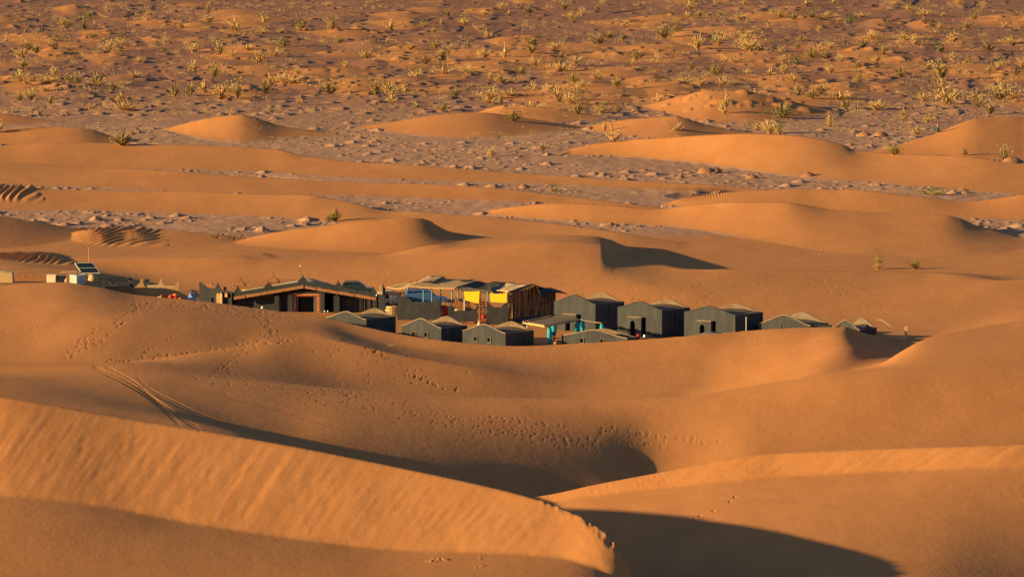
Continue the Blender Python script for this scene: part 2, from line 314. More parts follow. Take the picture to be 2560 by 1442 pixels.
# broken crest where people climbed
for i in range(150):
    t = rng.rand(); px = 1330 + 285 * t**.7; D = np.interp(px, cols, R0D)
    a = .2 + 1.5*t*t
    off = rng.uniform(-2.2, 1.2) * t
    stamp(px + rng.uniform(-10, 10), D + off, .18 + .22*t*rng.rand(), .5 + .9*rng.rand(), rng.choice([-1, -1, -1, .5]) * rng.uniform(.03, .12) * a)
# footprints
def step_line(pts, n_, spread, size=.2, dep=.16):
    size *= .6; dep *= .34; n_ = int(n_*.65)
    pts = np.array(pts, float); seg = np.r_[0, np.cumsum(np.hypot(*np.diff(pts, axis=0).T))]
    for i in range(n_):
        s = rng.rand() * seg[-1] if n_ > 0 else 0
        px = np.interp(s, seg, pts[:, 0]) + rng.normal() * spread[0]; py = np.interp(s, seg, pts[:, 1]) + rng.normal() * spread[1]
        D = hit(px, py); stamp(px, D, size * rng.uniform(.8, 1.3), size * 2.6 * rng.uniform(.8, 1.6), -dep * rng.uniform(.5, 1.1), .1)
step_line([(160, 900), (250, 830), (330, 775), (400, 755)], 110, (13, 6), .22)
step_line([(230, 870), (330, 790)], 22, (3, 2)); step_line([(350, 890), (440, 838)], 12, (2, 2))
step_line([(330, 770), (450, 760), (620, 780), (700, 800)], 260, (30, 9), .22)
step_line([(240, 912), (420, 892), (560, 872), (700, 850), (780, 840)], 110, (5, 4), .22)
step_line([(690, 850), (680, 820), (660, 790)], 60, (12, 6)); step_line([(0, 800), (120, 830)], 30, (40, 16))
step_line([(640, 850), (600, 880), (560, 920)], 50, (12, 6)); step_line([(860, 850), (960, 890), (1000, 930), (1120, 970), (1190, 990)], 70, (7, 4), .22, .2)
step_line([(800, 880), (1050, 950)], 40, (60, 18))
step_line([(800, 975), (950, 1010), (1150, 1050), (1400, 1100), (1600, 1128)], 420, (30, 11), .18, .14)
step_line([(500, 930), (700, 975), (900, 1000)], 60, (30, 10)); step_line([(1280, 1050), (1500, 1075), (1800, 1110)], 70, (20, 4))
step_line([(1390, 760), (1480, 770), (1700, 740), (1800, 760)], 90, (50, 12), .22); step_line([(1880, 690), (2000, 715), (2200, 740)], 90, (70, 14), .22)
step_line([(1560, 715), (1720, 700)], 30, (40, 12)); step_line([(960, 675), (970, 710)], 14, (2, 3), .2)
step_line([(540, 590), (640, 585)], 60, (10, 6), .3, .25)
for px, py in ((1697, 1311), (1710, 1305), (1738, 1297), (1751, 1289), (1785, 1277), (1826, 1254), (1838, 1242)):
    stamp(px, hit(px, py), .14, .5, -.09)
# wheel ruts on the slope behind the foreground ridge
def rut(pts, w_=.13, dep=.12):
    for off in (-1, 1):
        px = np.linspace(pts[0][0], pts[-1][0], 420); pyc = pchip(px, [p_[0] for p_ in pts], [p_[1] for p_ in pts])
        for a, b in zip(px, pyc + off * 3.2):
            stamp(a, hit(a, b, 505 if b > 1050 else 540), w_, .6, -dep*.13*math.sin(math.pi*(a-px[0]+2)/(px[-1]-px[0]+4))**.5)
rut([(232, 918), (300, 950), (360, 985), (450, 1062)]); rut([(262, 918), (330, 955), (400, 1010), (500, 1075)])
rut([(338, 932), (360, 965), (420, 1000), (560, 1060), (660, 1082)])
rut([(420, 950), (650, 1010), (900, 1085)], .1, .07)
# stones and dry lumps at the very bottom
for px, py, s in ((1097, 1400, 1), (1075, 1404, .8), (1118, 1396, .8), (1206, 1392, .5), (1205, 1415, .6), (1190, 1420, .4)):
    for j in range(5): stamp(px + rng.uniform(-14, 14)*s, hit(px, py + rng.uniform(-4, 4)), .16*s+.05, .5*s, .05*s)

# ---------------------------------------------------------------- ground mesh
def node_mat(name):
    m = bpy.data.materials.new(name); m.use_nodes = True
    return m, m.node_tree, m.node_tree.nodes["Principled BSDF"]
def ramp(nt_, fac, stops):
    r = nt_.nodes.new("ShaderNodeValToRGB"); e = r.color_ramp.elements
    while len(e) < len(stops): e.new(.5)
    for i, (p, c) in enumerate(stops): e[i].position = p; e[i].color = (*c, 1)
    nt_.links.new(fac, r.inputs[0]); return r.outputs[0]
def noise(nt_, vec, scale, detail=4, rough=.55, vscale=None):
    if vscale:
        mp = nt_.nodes.new("ShaderNodeMapping"); mp.inputs["Scale"].default_value = vscale
        nt_.links.new(vec, mp.inputs[0]); vec = mp.outputs[0]
    n_ = nt_.nodes.new("ShaderNodeTexNoise"); n_.inputs["Scale"].default_value = scale; n_.inputs["Detail"].default_value = detail
    n_.inputs["Roughness"].default_value = rough; nt_.links.new(vec, n_.inputs["Vector"]); return n_.outputs["Fac"]
def mixc(nt_, fac, a, b, mode='MIX'):
    m_ = nt_.nodes.new("ShaderNodeMix"); m_.data_type = 'RGBA'; m_.blend_type = mode
    for s_, v in ((0, fac), (6, a), (7, b)):
        if hasattr(v, 'links') or hasattr(v, 'is_linked'): nt_.links.new(v, m_.inputs[s_])
        elif isinstance(v, tuple): m_.inputs[s_].default_value = (*v, 1)
        else: m_.inputs[s_].default_value = v
    return m_.outputs[2]
def bump(nt_, hgt, dist, strength=1.0, normal=None):
    b = nt_.nodes.new("ShaderNodeBump"); b.inputs["Strength"].default_value = strength; b.inputs["Distance"].default_value = dist
    nt_.links.new(hgt, b.inputs["Height"])
    if normal: nt_.links.new(normal, b.inputs["Normal"])
    return b.outputs[0]
gm, gt, gb = node_mat("desert_sand")
tc = gt.nodes.new("ShaderNodeNewGeometry"); P_ = tc.outputs["Position"]
at_ = gt.nodes.new("ShaderNodeAttribute"); at_.attribute_name = "sand"
n1 = noise(gt, P_, .05, 3, .5, (1, .45, 1)); n2 = noise(gt, P_, .9, 6, .68, (1, .6, 1)); n3 = noise(gt, P_, 5, 3, .6)
sandc = mixc(gt, n1, (.52, .215, .076), (.60, .262, .098))
sandc = mixc(gt, ramp(gt, n2, [(.3, (0, 0, 0)), (.7, (.35, .35, .35))]), sandc, (.47, .19, .075))
hardc = ramp(gt, n2, [(.28, (.30, .145, .095)), (.5, (.47, .255, .165)), (.70, (.62, .38, .25))])
farc = ramp(gt, n2, [(.3, (.22, .10, .065)), (.5, (.32, .15, .095)), (.72, (.43, .215, .13))])
sep = gt.nodes.new("ShaderNodeSeparateXYZ"); gt.links.new(P_, sep.inputs[0])
mr = gt.nodes.new("ShaderNodeMapRange"); mr.inputs[1].default_value = 1010; mr.inputs[2].default_value = 1160
gt.links.new(sep.outputs[1], mr.inputs[0])
hardc = mixc(gt, mr.outputs[0], hardc, farc)
ad = gt.nodes.new("ShaderNodeMath"); ad.operation = 'MULTIPLY_ADD'; gt.links.new(n2, ad.inputs[0]); ad.inputs[1].default_value = .5; gt.links.new(at_.outputs["Fac"], ad.inputs[2])
fac = ramp(gt, ad.outputs[0], [(.55, (0, 0, 0)), (.85, (1, 1, 1))])
n4 = noise(gt, P_, .28, 5, .65, (1, .3, 1))
mot = ramp(gt, n4, [(.3, (.90, .88, .87)), (.7, (1.06, 1.06, 1.05))])
gt.links.new(mixc(gt, 1.0, mixc(gt, fac, hardc, sandc), mot, 'MULTIPLY'), gb.inputs["Base Color"])
gb.inputs["Roughness"].default_value = .95; gb.inputs["Specular IOR Level"].default_value = .12
b1 = bump(gt, n3, .02, .4); b2 = bump(gt, noise(gt, P_, 1.6, 5, .65, (1, .55, 1)), .055, .5, b1)
b3 = bump(gt, noise(gt, P_, .45, 3, .5, (1, .4, 1)), .05, .5, b2)
gt.links.new(b3, gb.inputs["Normal"])

me = bpy.data.meshes.new("desert_ground")
co = np.empty((NR*NC, 3), np.float32); co[:, 0] = XX.ravel(); co[:, 1] = YY.ravel(); co[:, 2] = ZZ.ravel()
nearrow = rows < 100                            # behind the eye the fan folds: spread these rows straight
xr = (Uc - 1280) / F / CT * 100
cc = co.reshape(NR, NC, 3); cc[nearrow, :, 0] = xr[None, :]
me.vertices.add(NR*NC); me.vertices.foreach_set("co", co.ravel())
idx = (np.arange(NR-1)[:, None] * NC + np.arange(NC-1)[None, :]).ravel()
qd = np.stack([idx, idx+1, idx+NC+1, idx+NC], 1).astype(np.int32)
me.loops.add(qd.size); me.loops.foreach_set("vertex_index", qd.ravel())
me.polygons.add(len(qd)); me.polygons.foreach_set("loop_start", np.arange(0, qd.size, 4, dtype=np.int32))
me.polygons.foreach_set("use_smooth", np.ones(len(qd), bool))
at2 = me.attributes.new("sand", 'FLOAT', 'POINT'); at2.data.foreach_set("value", SAND.astype(np.float32).ravel())
me.update(); me.materials.append(gm)
ground = bpy.data.objects.new("ground", me); col.objects.link(ground)
tag(ground, "orange sand dunes and stony desert floor", "dune ground", kind="structure")
# ---------------------------------------------------------------- mesh builder
class MB:
    def __init__(self): self.v = []; self.f = []
    def add(self, vs, fs):
        n = len(self.v); self.v += [tuple(p) for p in vs]; self.f += [tuple(i + n for i in f_) for f_ in fs]; return self
    def box(self, x0, x1, y0, y1, z0, z1, j=0.0):
        c = [(x0,y0,z0),(x1,y0,z0),(x1,y1,z0),(x0,y1,z0),(x0,y0,z1),(x1,y0,z1),(x1,y1,z1),(x0,y1,z1)]
        if j: c = [(a+random.uniform(-j,j), b+random.uniform(-j,j), d+random.uniform(-j,j)) for a,b,d in c]
        return self.add(c, [(0,3,2,1),(4,5,6,7),(0,1,5,4),(1,2,6,5),(2,3,7,6),(3,0,4,7)])
    def prism(self, pts, axis, a, b):
        """polygon pts (2-D) extruded along axis 'x','y' or 'z' from a to b"""
        def P(p, t): return {'x': (t, p[0], p[1]), 'y': (p[0], t, p[1]), 'z': (p[0], p[1], t)}[axis]
        n = len(pts); vs = [P(p, a) for p in pts] + [P(p, b) for p in pts]
        fs = [tuple(range(n)), tuple(range(2*n-1, n-1, -1))] + [(i, (i+1) % n, n+(i+1) % n, n+i) for i in range(n)]
        return self.add(vs, fs)
    def tube(self, p0, p1, r0, r1=None, n=8, caps=True):
        r1 = r0 if r1 is None else r1; p0 = Vector(p0); p1 = Vector(p1); d = (p1-p0)
        if d.length < 1e-6: return self
        d.normalize(); u = d.orthogonal().normalized(); w_ = d.cross(u)
        vs = [p0 + r0*(math.cos(2*math.pi*i/n)*u + math.sin(2*math.pi*i/n)*w_) for i in range(n)] + \
             [p1 + r1*(math.cos(2*math.pi*i/n)*u + math.sin(2*math.pi*i/n)*w_) for i in range(n)]
        fs = [(i, (i+1) % n, n+(i+1) % n, n+i) for i in range(n)]
        if caps: fs += [tuple(range(n-1, -1, -1)), tuple(range(n, 2*n))]
        return self.add(vs, fs)
    def lathe(self, c, prof, n=12):
        """prof [(radius, z)] round a vertical axis at c"""
        vs = []; m_ = len(prof)
        for r_, z_ in prof: vs += [(c[0]+r_*math.cos(2*math.pi*i/n), c[1]+r_*math.sin(2*math.pi*i/n), c[2]+z_) for i in range(n)]
        fs = [(k_*n+i, k_*n+(i+1) % n, (k_+1)*n+(i+1) % n, (k_+1)*n+i) for k_ in range(m_-1) for i in range(n)]
        fs += [tuple(range(n-1, -1, -1)), tuple(range((m_-1)*n, m_*n))]
        return self.add(vs, fs)
    def grid(self, fn, nu, nv, th=0.0):
        """surface fn(u, v) -> point, thickened downwards by th"""
        vs = [fn(i/nu, j/nv) for j in range(nv+1) for i in range(nu+1)]; q = nu+1
        fs = [(j*q+i, j*q+i+1, (j+1)*q+i+1, (j+1)*q+i) for j in range(nv) for i in range(nu)]
        n = len(vs)
        if th:
            vs2 = [(a, b, c-th) for a, b, c in vs]
            edge = [i for i in range(q)] + [j*q+nu for j in range(1, nv+1)] + [nv*q+i for i in range(nu-1, -1, -1)] + [j*q for j in range(nv-1, 0, -1)]
            fs2 = [tuple(n+i for i in reversed(f_)) for f_ in fs] + [(edge[k_], n+edge[k_], n+edge[(k_+1) % len(edge)], edge[(k_+1) % len(edge)]) for k_ in range(len(edge))]
            return self.add(vs+vs2, fs+fs2)
        return self.add(vs, fs)
    def build(self, name, m, parent=None, smooth=False, bevel=0.0):
        me_ = bpy.data.meshes.new(name); me_.from_pydata(self.v, [], self.f); me_.validate(); 
        import bmesh
        bm = bmesh.new(); bm.from_mesh(me_); bmesh.ops.recalc_face_normals(bm, faces=bm.faces); bm.to_mesh(me_); bm.free()
        if smooth: me_.polygons.foreach_set("use_smooth", [True]*len(me_.polygons))
        me_.materials.append(m); o = bpy.data.objects.new(name, me_); col.objects.link(o)
        if parent: o.parent = parent
        if bevel:
            b = o.modifiers.new("bevel", 'BEVEL'); b.width = bevel; b.segments = 2; b.limit_method = 'ANGLE'
        return o
def empty(name, loc, rz=0, label=None, cat=None, group=None):
    o = bpy.data.objects.new(name, None); o.empty_display_size = .5; col.objects.link(o)
    o.location = loc; o.rotation_euler = (0, 0, rz); tag(o, label, cat, group); return o
def copy_tree(o, parent=None):
    c = o.copy(); col.objects.link(c)
    if parent: c.parent = parent
    for ch in [q_ for q_ in o.children]: copy_tree(ch, c)
    return c

def mat(name, c, c2=None, scale=3, rough=.85, vs=None, bmp=.0, bs=20, metal=0, spec=.3, lo=.35, hi=.65):
    m, t, b = node_mat(name)
    if c2:
        gg = t.nodes.new("ShaderNodeTexCoord")
        t.links.new(ramp(t, noise(t, gg.outputs["Object"], scale, 4, .6, vs), [(lo, c), (hi, c2)]), b.inputs["Base Color"])
        if bmp: t.links.new(bump(t, noise(t, gg.outputs["Object"], bs, 3, .6, vs), bmp), b.inputs["Normal"])
    else: b.inputs["Base Color"].default_value = (*c, 1)
    b.inputs["Roughness"].default_value = rough; b.inputs["Metallic"].default_value = metal; b.inputs["Specular IOR Level"].default_value = spec
    return m
def translucent(m, f_):
    t = m.node_tree; b = t.nodes['Principled BSDF']; o_ = t.nodes['Material Output']; tr = t.nodes.new('ShaderNodeBsdfTranslucent'); mx = t.nodes.new('ShaderNodeMixShader'); mx.inputs[0].default_value = f_
    src = b.inputs['Base Color'].links[0].from_socket; t.links.new(src, tr.inputs[0]); t.links.new(b.outputs[0], mx.inputs[1]); t.links.new(tr.outputs[0], mx.inputs[2]); t.links.new(mx.outputs[0], o_.inputs[0]); return m
M = dict(
    canvas=mat("grey_canvas", (.034, .036, .046), (.056, .057, .066), 1.3, .9, (1, 1, .25), .03, 9),
    canvas_side=mat("dark_canvas", (.042, .046, .058), (.068, .070, .080), 1.6, .9, (1, 1, .3), .03, 9),
    canvas_main=mat("dark_tent_cloth", (.034, .036, .044), (.056, .057, .062), 1.6, .9, (2.5, 2.5, .15), .02, 9),
    roof=mat("sandy_roof_cloth", (.13, .085, .06), (.20, .135, .095), 1.1, .9, None, .03, 6),
    roof_dark=mat("dusty_grey_roof_cloth", (.15, .115, .09), (.23, .165, .12), 1.1, .9, None, .03, 6),
    roof_cream=mat("cream_roof_plaster", (.40, .29, .19), (.52, .38, .25), .6, .9, None, .02, 6),
    hem=mat("bleached_hem_lit_rim", (.20, .14, .09), (.36, .25, .15), 4, .9),
    black=mat("opening_and_shadow_black", (.004, .004, .005), spec=.02),  # black standing in for unlit interiors and the porch's shadow
    beam=mat("brown_mud_beam", (.30, .12, .055), (.50, .24, .11), 6, .9, (1, 3, 3), .05, 14),
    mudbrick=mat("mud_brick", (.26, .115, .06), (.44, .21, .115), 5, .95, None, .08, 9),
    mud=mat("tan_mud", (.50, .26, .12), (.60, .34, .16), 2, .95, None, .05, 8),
    red=mat("red_wool", (.34, .045, .03), (.42, .10, .05), 6),
    carpet=mat("red_carpet", (.50, .07, .05), (.55, .16, .10), 1.5),
    orange=mat("orange_yarn", (.62, .30, .14)),
    white=mat("white_paint", (.72, .70, .64)), cream=mat("cream_plastic", (.75, .55, .42), (.80, .66, .50), 3),
    yellow=translucent(mat("yellow_cloth", (.66, .36, .006), (.76, .43, .010), 5, .8, (1, 1, 1), .02, 12), .12),
    turq=mat("turquoise_cloth", (.015, .26, .36), (.03, .40, .50), 5, .8, (1, 1, .4)),
    bluepole=mat("light_blue_paint", (.08, .30, .42), (.14, .40, .50), 6, .6),
    reed=mat("reed_mat", (.46, .27, .13), (.66, .42, .22), 2.2, .9, (1.2, 5, 1), .08, 16),
    reed_pale=mat("pale_reed_mat", (.58, .38, .22), (.72, .50, .30), 2.0, .9, (1, 4, 1), .06, 16),
    stalk=mat("palm_stalk_lit_streaks", (.13, .06, .03), (.85, .48, .24), 4, .9, (3, 3, .2), lo=.42, hi=.6),  # strong bright streaks paint sunlight on the shaded reed stalks
    tarp=mat("black_tarpaulin", (.05, .042, .042), (.09, .075, .07), 2.5, .9, spec=.1),
    netting=mat("grey_shade_cloth", (.16, .13, .11), (.24, .20, .16), 3, .85),
    timber=mat("pale_timber", (.55, .36, .17), (.70, .50, .27), 4, .85, (1, 6, 1)),
    timber_dark=mat("weathered_timber", (.13, .09, .06), (.22, .15, .10), 5, .9),
    steel=mat("galvanised_steel", (.42, .43, .44), None, rough=.4, metal=.8),
    tank=mat("white_tank_plastic", (.70, .74, .70), (.82, .82, .76), 3, .5),
    cell=mat("solar_cell", (.010, .018, .034), (.014, .024, .042), 3, .6, spec=.2),
    car_blue=mat("blue_car_paint", (.07, .15, .40), None, rough=.32, metal=.35, spec=.5),
    car_white=mat("white_car_paint", (.62, .66, .62), None, rough=.35, spec=.5),
    car_dark=mat("dark_car_paint", (.03, .045, .055), None, rough=.3, metal=.3, spec=.5),
    glass=mat("car_window_glass", (.008, .010, .014), None, rough=.35, spec=.2),
    rubber=mat("tyre_rubber", (.02, .02, .02), None, rough=.9), lamp=mat("clear_lens", (.6, .6, .55), None, rough=.2),
    taillamp=mat("red_lens", (.4, .02, .02), None, rough=.3),
    blue=mat("blue_plastic_sheet", (.07, .22, .60), (.30, .45, .72), 4, .6),
    redbag=mat("red_fabric", (.55, .02, .012), (.65, .05, .02), 3), orangebag=mat("orange_fabric", (.75, .16, .03), (.82, .24, .06), 3),
    skin=mat("skin", (.30, .16, .09)), green=mat("dark_green_cloth", (.02, .07, .035)), plaster_lit=mat("tan_plaster_sunlit", (.55, .36, .18), (.62, .42, .22), 3),  # tan_plaster: lighter tan with sunlight painted in, for the lit clay parts
)
def frame(o, px, D, py=760): return X_at(px, D, py), D
def ztop(py, D): return HC - D * float(tand(py))

# ---------------------------------------------------------------- gabled canvas huts
def gable(W, he, ha, n=14):
    """roof line of a tent gable: slightly sagging slopes and a rounded top"""
    pts = []
    for i in range(n+1):
        t = i/n; s = 1 - abs(2*t-1); h_ = s*s*(3-2*s)*.55 + s*.45
        pts.append((W*t, he + (ha-he)*h_))
    return pts
def hut(px, py_e, D, a_deg, W, L, he, ha, label, kind='tall', roofm='roof', zb=None):
    """px, py_e: photo position of the near right corner at eave height; D its distance"""
    a = R(a_deg); xc, yc = X_at(px, D, py_e), D; z1 = ztop(py_e, D); z0 = z1 - he
    fx, fy = math.cos(a), -math.sin(a)
    root = empty("canvas_hut", (xc - fx*W, yc - fy*W, z0), -a, label, "hut", "gabled canvas huts of the camp")
    g_ = gable(W, he, ha); b = -1.2
    t_ = .14
    # gable walls left solid; flat black panels stand in for dark openings
    MB().prism([(0, b), *[], (W, b)] + g_[::-1], 'y', 0, t_).build("front_wall", M['canvas'], root)
    MB().prism([(0, b), (W, b)] + gable(W, he-.02, ha-.02)[::-1], 'y', L-t_, L).build("back_wall", M[roofm], root)
    MB().box(0, t_, t_+.002, L-t_-.002, b, he-.12).build("side_wall", M['canvas_side'], root); MB().box(W-t_, W-.003, t_+.002, L-t_-.002, b, he-.10).build("side_wall", M['canvas_side'], root)
    mb = MB().box(W, W+.035, L*.46, L*.46+.05, b, he-.14)
    mb.build("wall_seam", M['canvas'], root)
    # roof sags a little between the gables, sits below the gable line
    def rf(u, v):
        h_ = np.interp(u*W, [p_[0] for p_ in g_], [p_[1] for p_ in g_])
        return (u*W*1.015 - .01*W, t_+.004 + v*(L-2*t_-.008), he - .03 + (float(h_)-he)*.30 - .05*math.sin(math.pi*v)*(1-abs(2*u-1)*.6) + .012*math.sin(17*u+9*v))
    MB().grid(rf, 22, 8, .06).build("roof", M[roofm], root, True)
    # bleached hem along the front gable
    hm = MB()
    for i in range(len(g_)-1):
        (xa, za), (xb, zb_) = g_[i], g_[i+1]
        hm.add([(xa, -.03, za-.05), (xb, -.03, zb_-.05), (xb, -.03, zb_+.03), (xa, -.03, za+.03), (xa, t_+.03, za-.05), (xb, t_+.03, zb_-.05), (xb, t_+.03, zb_+.03), (xa, t_+.03, za+.03)],
               [(0,1,2,3),(4,7,6,5),(3,2,6,7),(0,4,5,1)])
    hm.build("hem", M['hem'] if kind != 'tall' else M['canvas'], root)
    if kind == 'tall':                        # porch slab with an arched doorway
        cx = W*.44; pw, ph, pd = .86, 2.12, .42; dw = .32; dh = 1.38
        arch = [(cx-.25-dw, -1.0)] + [(cx-.25-dw, dh)] + [(cx-.25-dw*math.cos(math.pi*i/10), dh+.42*math.sin(math.pi*i/10)) for i in range(1, 10)] + [(cx-.25+dw, dh), (cx-.25+dw, -1.0)]
        outer_r = [(cx+pw, -1.0), (cx+pw, ph), (cx-pw, ph), (cx-pw, -1.0)]
        MB().prism(arch + outer_r, 'y', -pd, -.001).build("porch", M['canvas'], root)
        MB().prism([(p_[0], p_[1]) for p_ in arch], 'y', -.06, -.004).build("door", M['black'], root)
        MB().box(cx-pw-.06, cx+pw+.06, -pd-.08, .0-.002, ph, ph+.06).build("lintel", M['hem'], root)
        sh_ = MB().box(cx+pw+.003, cx+pw+.26, -.05, -.003, -.8, ph-.05).build("painted_porch_shadow", M['black'], root)  # black strip painting the shadow the porch casts on the wall
    elif kind == 'low':
        for fx_ in (.31, .62):
            f_ = MB(); x0 = W*fx_
            zw = he*.42 if he < 1.9 else he-1.05
            f_.box(x0+.2, x0+.25, -.09, -.002, zw-.02, zw+.5); f_.box(x0-.2, x0+.2, -.07, -.002, zw-.02, zw+.04); f_.box(x0-.2, x0+.2, -.02, -.002, zw+.5, zw+.53)
            fo = f_.build("window", M['hem'], root)  # pale lips paint the sunlit reveal of the window
            MB().box(x0-.199, x0+.199, -.03, -.002, zw+.041, zw+.499).build("opening", M['black'], fo)
    return root
hut(1488.6, 760.8, 664, 40, 5.5, 4.7, 3.3, 4.15, "tallest grey canvas hut right beside the reed-walled shelter, arched doorway half behind the pergola")
hut(1655, 775.5, 657, 40, 5.8, 4.6, 3.0, 3.75, "grey canvas hut standing between two equal gabled huts, arched doorway and small pots in front")
hut(1838, 787.5, 653, 38, 6.4, 4.8, 2.9, 3.65, "wide grey canvas hut with a thin pale pipe on its dark side wall")
hut(2026, 814, 651, 30, 5.9, 4.0, 1.75, 2.75, "low canvas hut sunk behind the orange dune, one tiny dark window, sunlit roof edge", 'none', 'roof_dark')
hut(2149, 824, 650.5, 34, 3.3, 3.4, 1.55, 2.5, "smallest canvas hut at the right end, gable nearly buried by the dune", 'none', 'roof_dark')
hut(916, 799, 656.5, 34, 5.0, 5.2, 2.1, 2.85, "low canvas hut in front of the big tent's right end, windowless pale gable", 'none')
hut(1103, 820, 650, 38, 5.1, 4.2, 1.9, 2.75, "low canvas hut with two tiny reddish windows, middle of the three along the dune edge", 'low')
hut(1264, 833, 646.5, 38, 5.5, 4.6, 1.8, 2.6, "low canvas hut with two bright rimmed windows, next to the turquoise posts", 'low')
hut(1568, 845.5, 645.5, 30, 7.5, 2.2, 1.25, 1.95, "long low canvas hut with two square dark windows, right of the turquoise posts", 'low')

# ---------------------------------------------------------------- the big tent
def merlon(mb, x, y0, y1, z, w_=1.0, h_=1.1, steps=3):
    pts = [(x-w_/2, z)]
    for i in range(steps):
        t0 = i/steps; t1 = (i+1)/steps
        xx = x - w_/2*(1-t0)*.9; pts.append((xx, z + h_*(t0*.75+.12))); pts.append((x - w_/2*(1-t1)*.95 - .04, z + h_*(t0*.75+.30)))
    pts.append((x-.05, z+h_)); right = [(2*x-p_[0], p_[1]) for p_ in pts[::-1]]
    mb.prism(pts + right, 'y', y0, y1)
Dm_ = 688.0; xl, xr = X_at(585, Dm_), X_at(941, Dm_); Wm = xr - xl
zb_ = ztop(790, Dm_)
tent = empty("main_tent", (xl, Dm_, zb_), R(-3), "big dark Berber tent with brown gable beam, stepped parapet and patterned doorway", "tent")
def zr(py): return ztop(py, Dm_) - zb_
ze, za = zr(742), zr(712.5); xa = Wm*.49
def zline(x): return ze + (za-ze)*(x/xa if x < xa else (Wm-x)/(Wm-xa))
Lm = 9.0
MB().prism([(0, -1.5), (Wm, -1.5), (Wm, ze-.05), (xa, za-.05), (0, ze-.05)], 'y', .9, 1.1).build("front_wall", M['canvas_main'], tent)
MB().box(0, .2, 1.102, Lm-.2, -1.5, ze-.1).build('side_wall', M['canvas_main'], tent); MB().box(Wm-.2, Wm, 1.102, Lm-.2, -1.5, ze-.35).build('side_wall', M['canvas_main'], tent); MB().box(.002, Wm-.002, Lm-.198, Lm, -1.5, ze-.7).build('back_wall', M['canvas_main'], tent)
# beam
mb = MB(); nseg = 26
for i in range(nseg):
    x0 = Wm*i/nseg; x1 = Wm*(i+1)/nseg + .01; j = random.Random(i).uniform(-.02, .03)
    if x0 < xa < x1: x1 = xa
    z0_, z1_ = zline(x0), zline(x1); th = .30
    mb.add([(x0, -.15+j, z0_-th), (x1, -.15+j, z1_-th), (x1, -.15+j, z1_+j), (x0, -.15+j, z0_+j), (x0, .12, z0_-th), (x1, .12, z1_-th), (x1, .12, z1_+j), (x0, .12, z0_+j)],
           [(0,1,2,3),(4,7,6,5),(3,2,6,7),(0,4,5,1),(0,3,7,4),(1,5,6,2)])
mb.build("gable_beam", M['beam'], tent)
# parapet above the beam with stepped merlons
mb = MB(); mb.prism([(.05, ze-.1), (xa, za-.1), (Wm-.05, ze-.1), (Wm-.05, ze+.44), (xa, za+.42), (.05, ze+.44)], 'y', .122, .42)
mb.build("parapet", M['canvas_main'], tent)
for px_, py_, w_ in ((671, 703.5, 1.1), (757, 687.5, 1.2), (846, 700, 1.1), (934, 716, .9), (594, 716, 1.0)):
    xm = X_at(px_, Dm_) - xl; zt = zr(py_); zl = zline(min(max(xm, .1), Wm-.1)) + .30
    mb = MB(); merlon(mb, xm, .10, .44, zl, w_, zt-zl); mb.build("merlon", M['canvas_main'], tent)
mb = MB(); xm = X_at(754, Dm_) - xl
mb.tube((xm-.1, .28, zr(690)), (xm-.1, .28, zr(667)), .035); pole = mb.build("mast", M['timber_dark'], tent)
MB().lathe((xm-.1, .28, zr(667)), [(.02, 0), (.09, .05), (.10, .12), (.03, .2)], 8).build("mast_lamp", M['cream'], pole, True)
# roof: cream plaster falling slightly to the back, with a mud brick rear parapet
def rfm(u, v):
    x = u*Wm*.985 + .1; return (x, .43 + v*(Lm-.5), (zline(x)+.05)*(1-v) + (zline(x)+ (.05 if u < .5 else .05-(u-.5)*1.7))*v + .03*math.sin(9*u+5*v))
MB().grid(rfm, 24, 6, .1).build("roof", M['roof_cream'], tent, True)
rp = MB(); n_ = 40
for i in range(n_):
    x0 = -1.1 + (Wm*.62+1.1)*i/n_; x1 = x0 + (Wm*.62+1.1)/n_
    rnd = random.Random(100+i); t = (x0+x1)/2/Wm
    tz = zr(714) + (zr(696.5)-zr(714))*min(1, (t+.08)/.34) if t < .26 else zr(696.5) + (zr(706)-zr(696.5))*(t-.26)/.4
    rp.box(x0, x1-.006, Lm+.0+.002, Lm+.32, -.5, tz - .75 + rnd.uniform(-.05, .06))
rear = rp.build("rear_parapet", M['mudbrick'], tent)
for px_, py_ in ((588, 689), (672, 679)):
    xm = X_at(px_, Dm_+Lm) - xl; mb = MB(); zt = zr(py_) - .75; merlon(mb, xm, Lm-.05, Lm+.38, zt-1.15, 1.3, 1.15, 3); mb.build("merlon", M['mudbrick'], tent)
# doorway: frame, woven zig-zag panels, dotted jambs, dark opening
dx0, dx1 = X_at(746, Dm_)-xl, X_at(783, Dm_)-xl; fx0, fx1 = X_at(719, Dm_)-xl, X_at(811, Dm_)-xl; zt_d, zt_f = zr(741), zr(730)
fr = MB(); fr.box(fx0, fx0+.5, .30, .895, -1, zt_f); fr.box(fx1-.42, fx1, .30, .895, -1, zt_f); fr.box(fx0+.5, fx1-.42, .30, .895, zt_d+.40, zt_f); fr.box(fx0-.05, fx1+.05, .24, .895, zt_f+.003, zt_f+.06)
fr.build("door_frame", M['canvas'], tent)
px0_, px1_ = fx0+.5, fx1-.42
pn = MB(); pn.box(px0_+.01, px1_-.01, .46, .52, zt_d-.0, zt_d+.395); pn.box(px0_+.01, px0_+.42, .46, .52, -.6, zt_d-.003); pn.box(px1_-.42, px1_-.01, .46, .52, -.6, zt_d-.003)
panel = pn.build("woven_panel", M['red'], tent)
zz_ = MB()
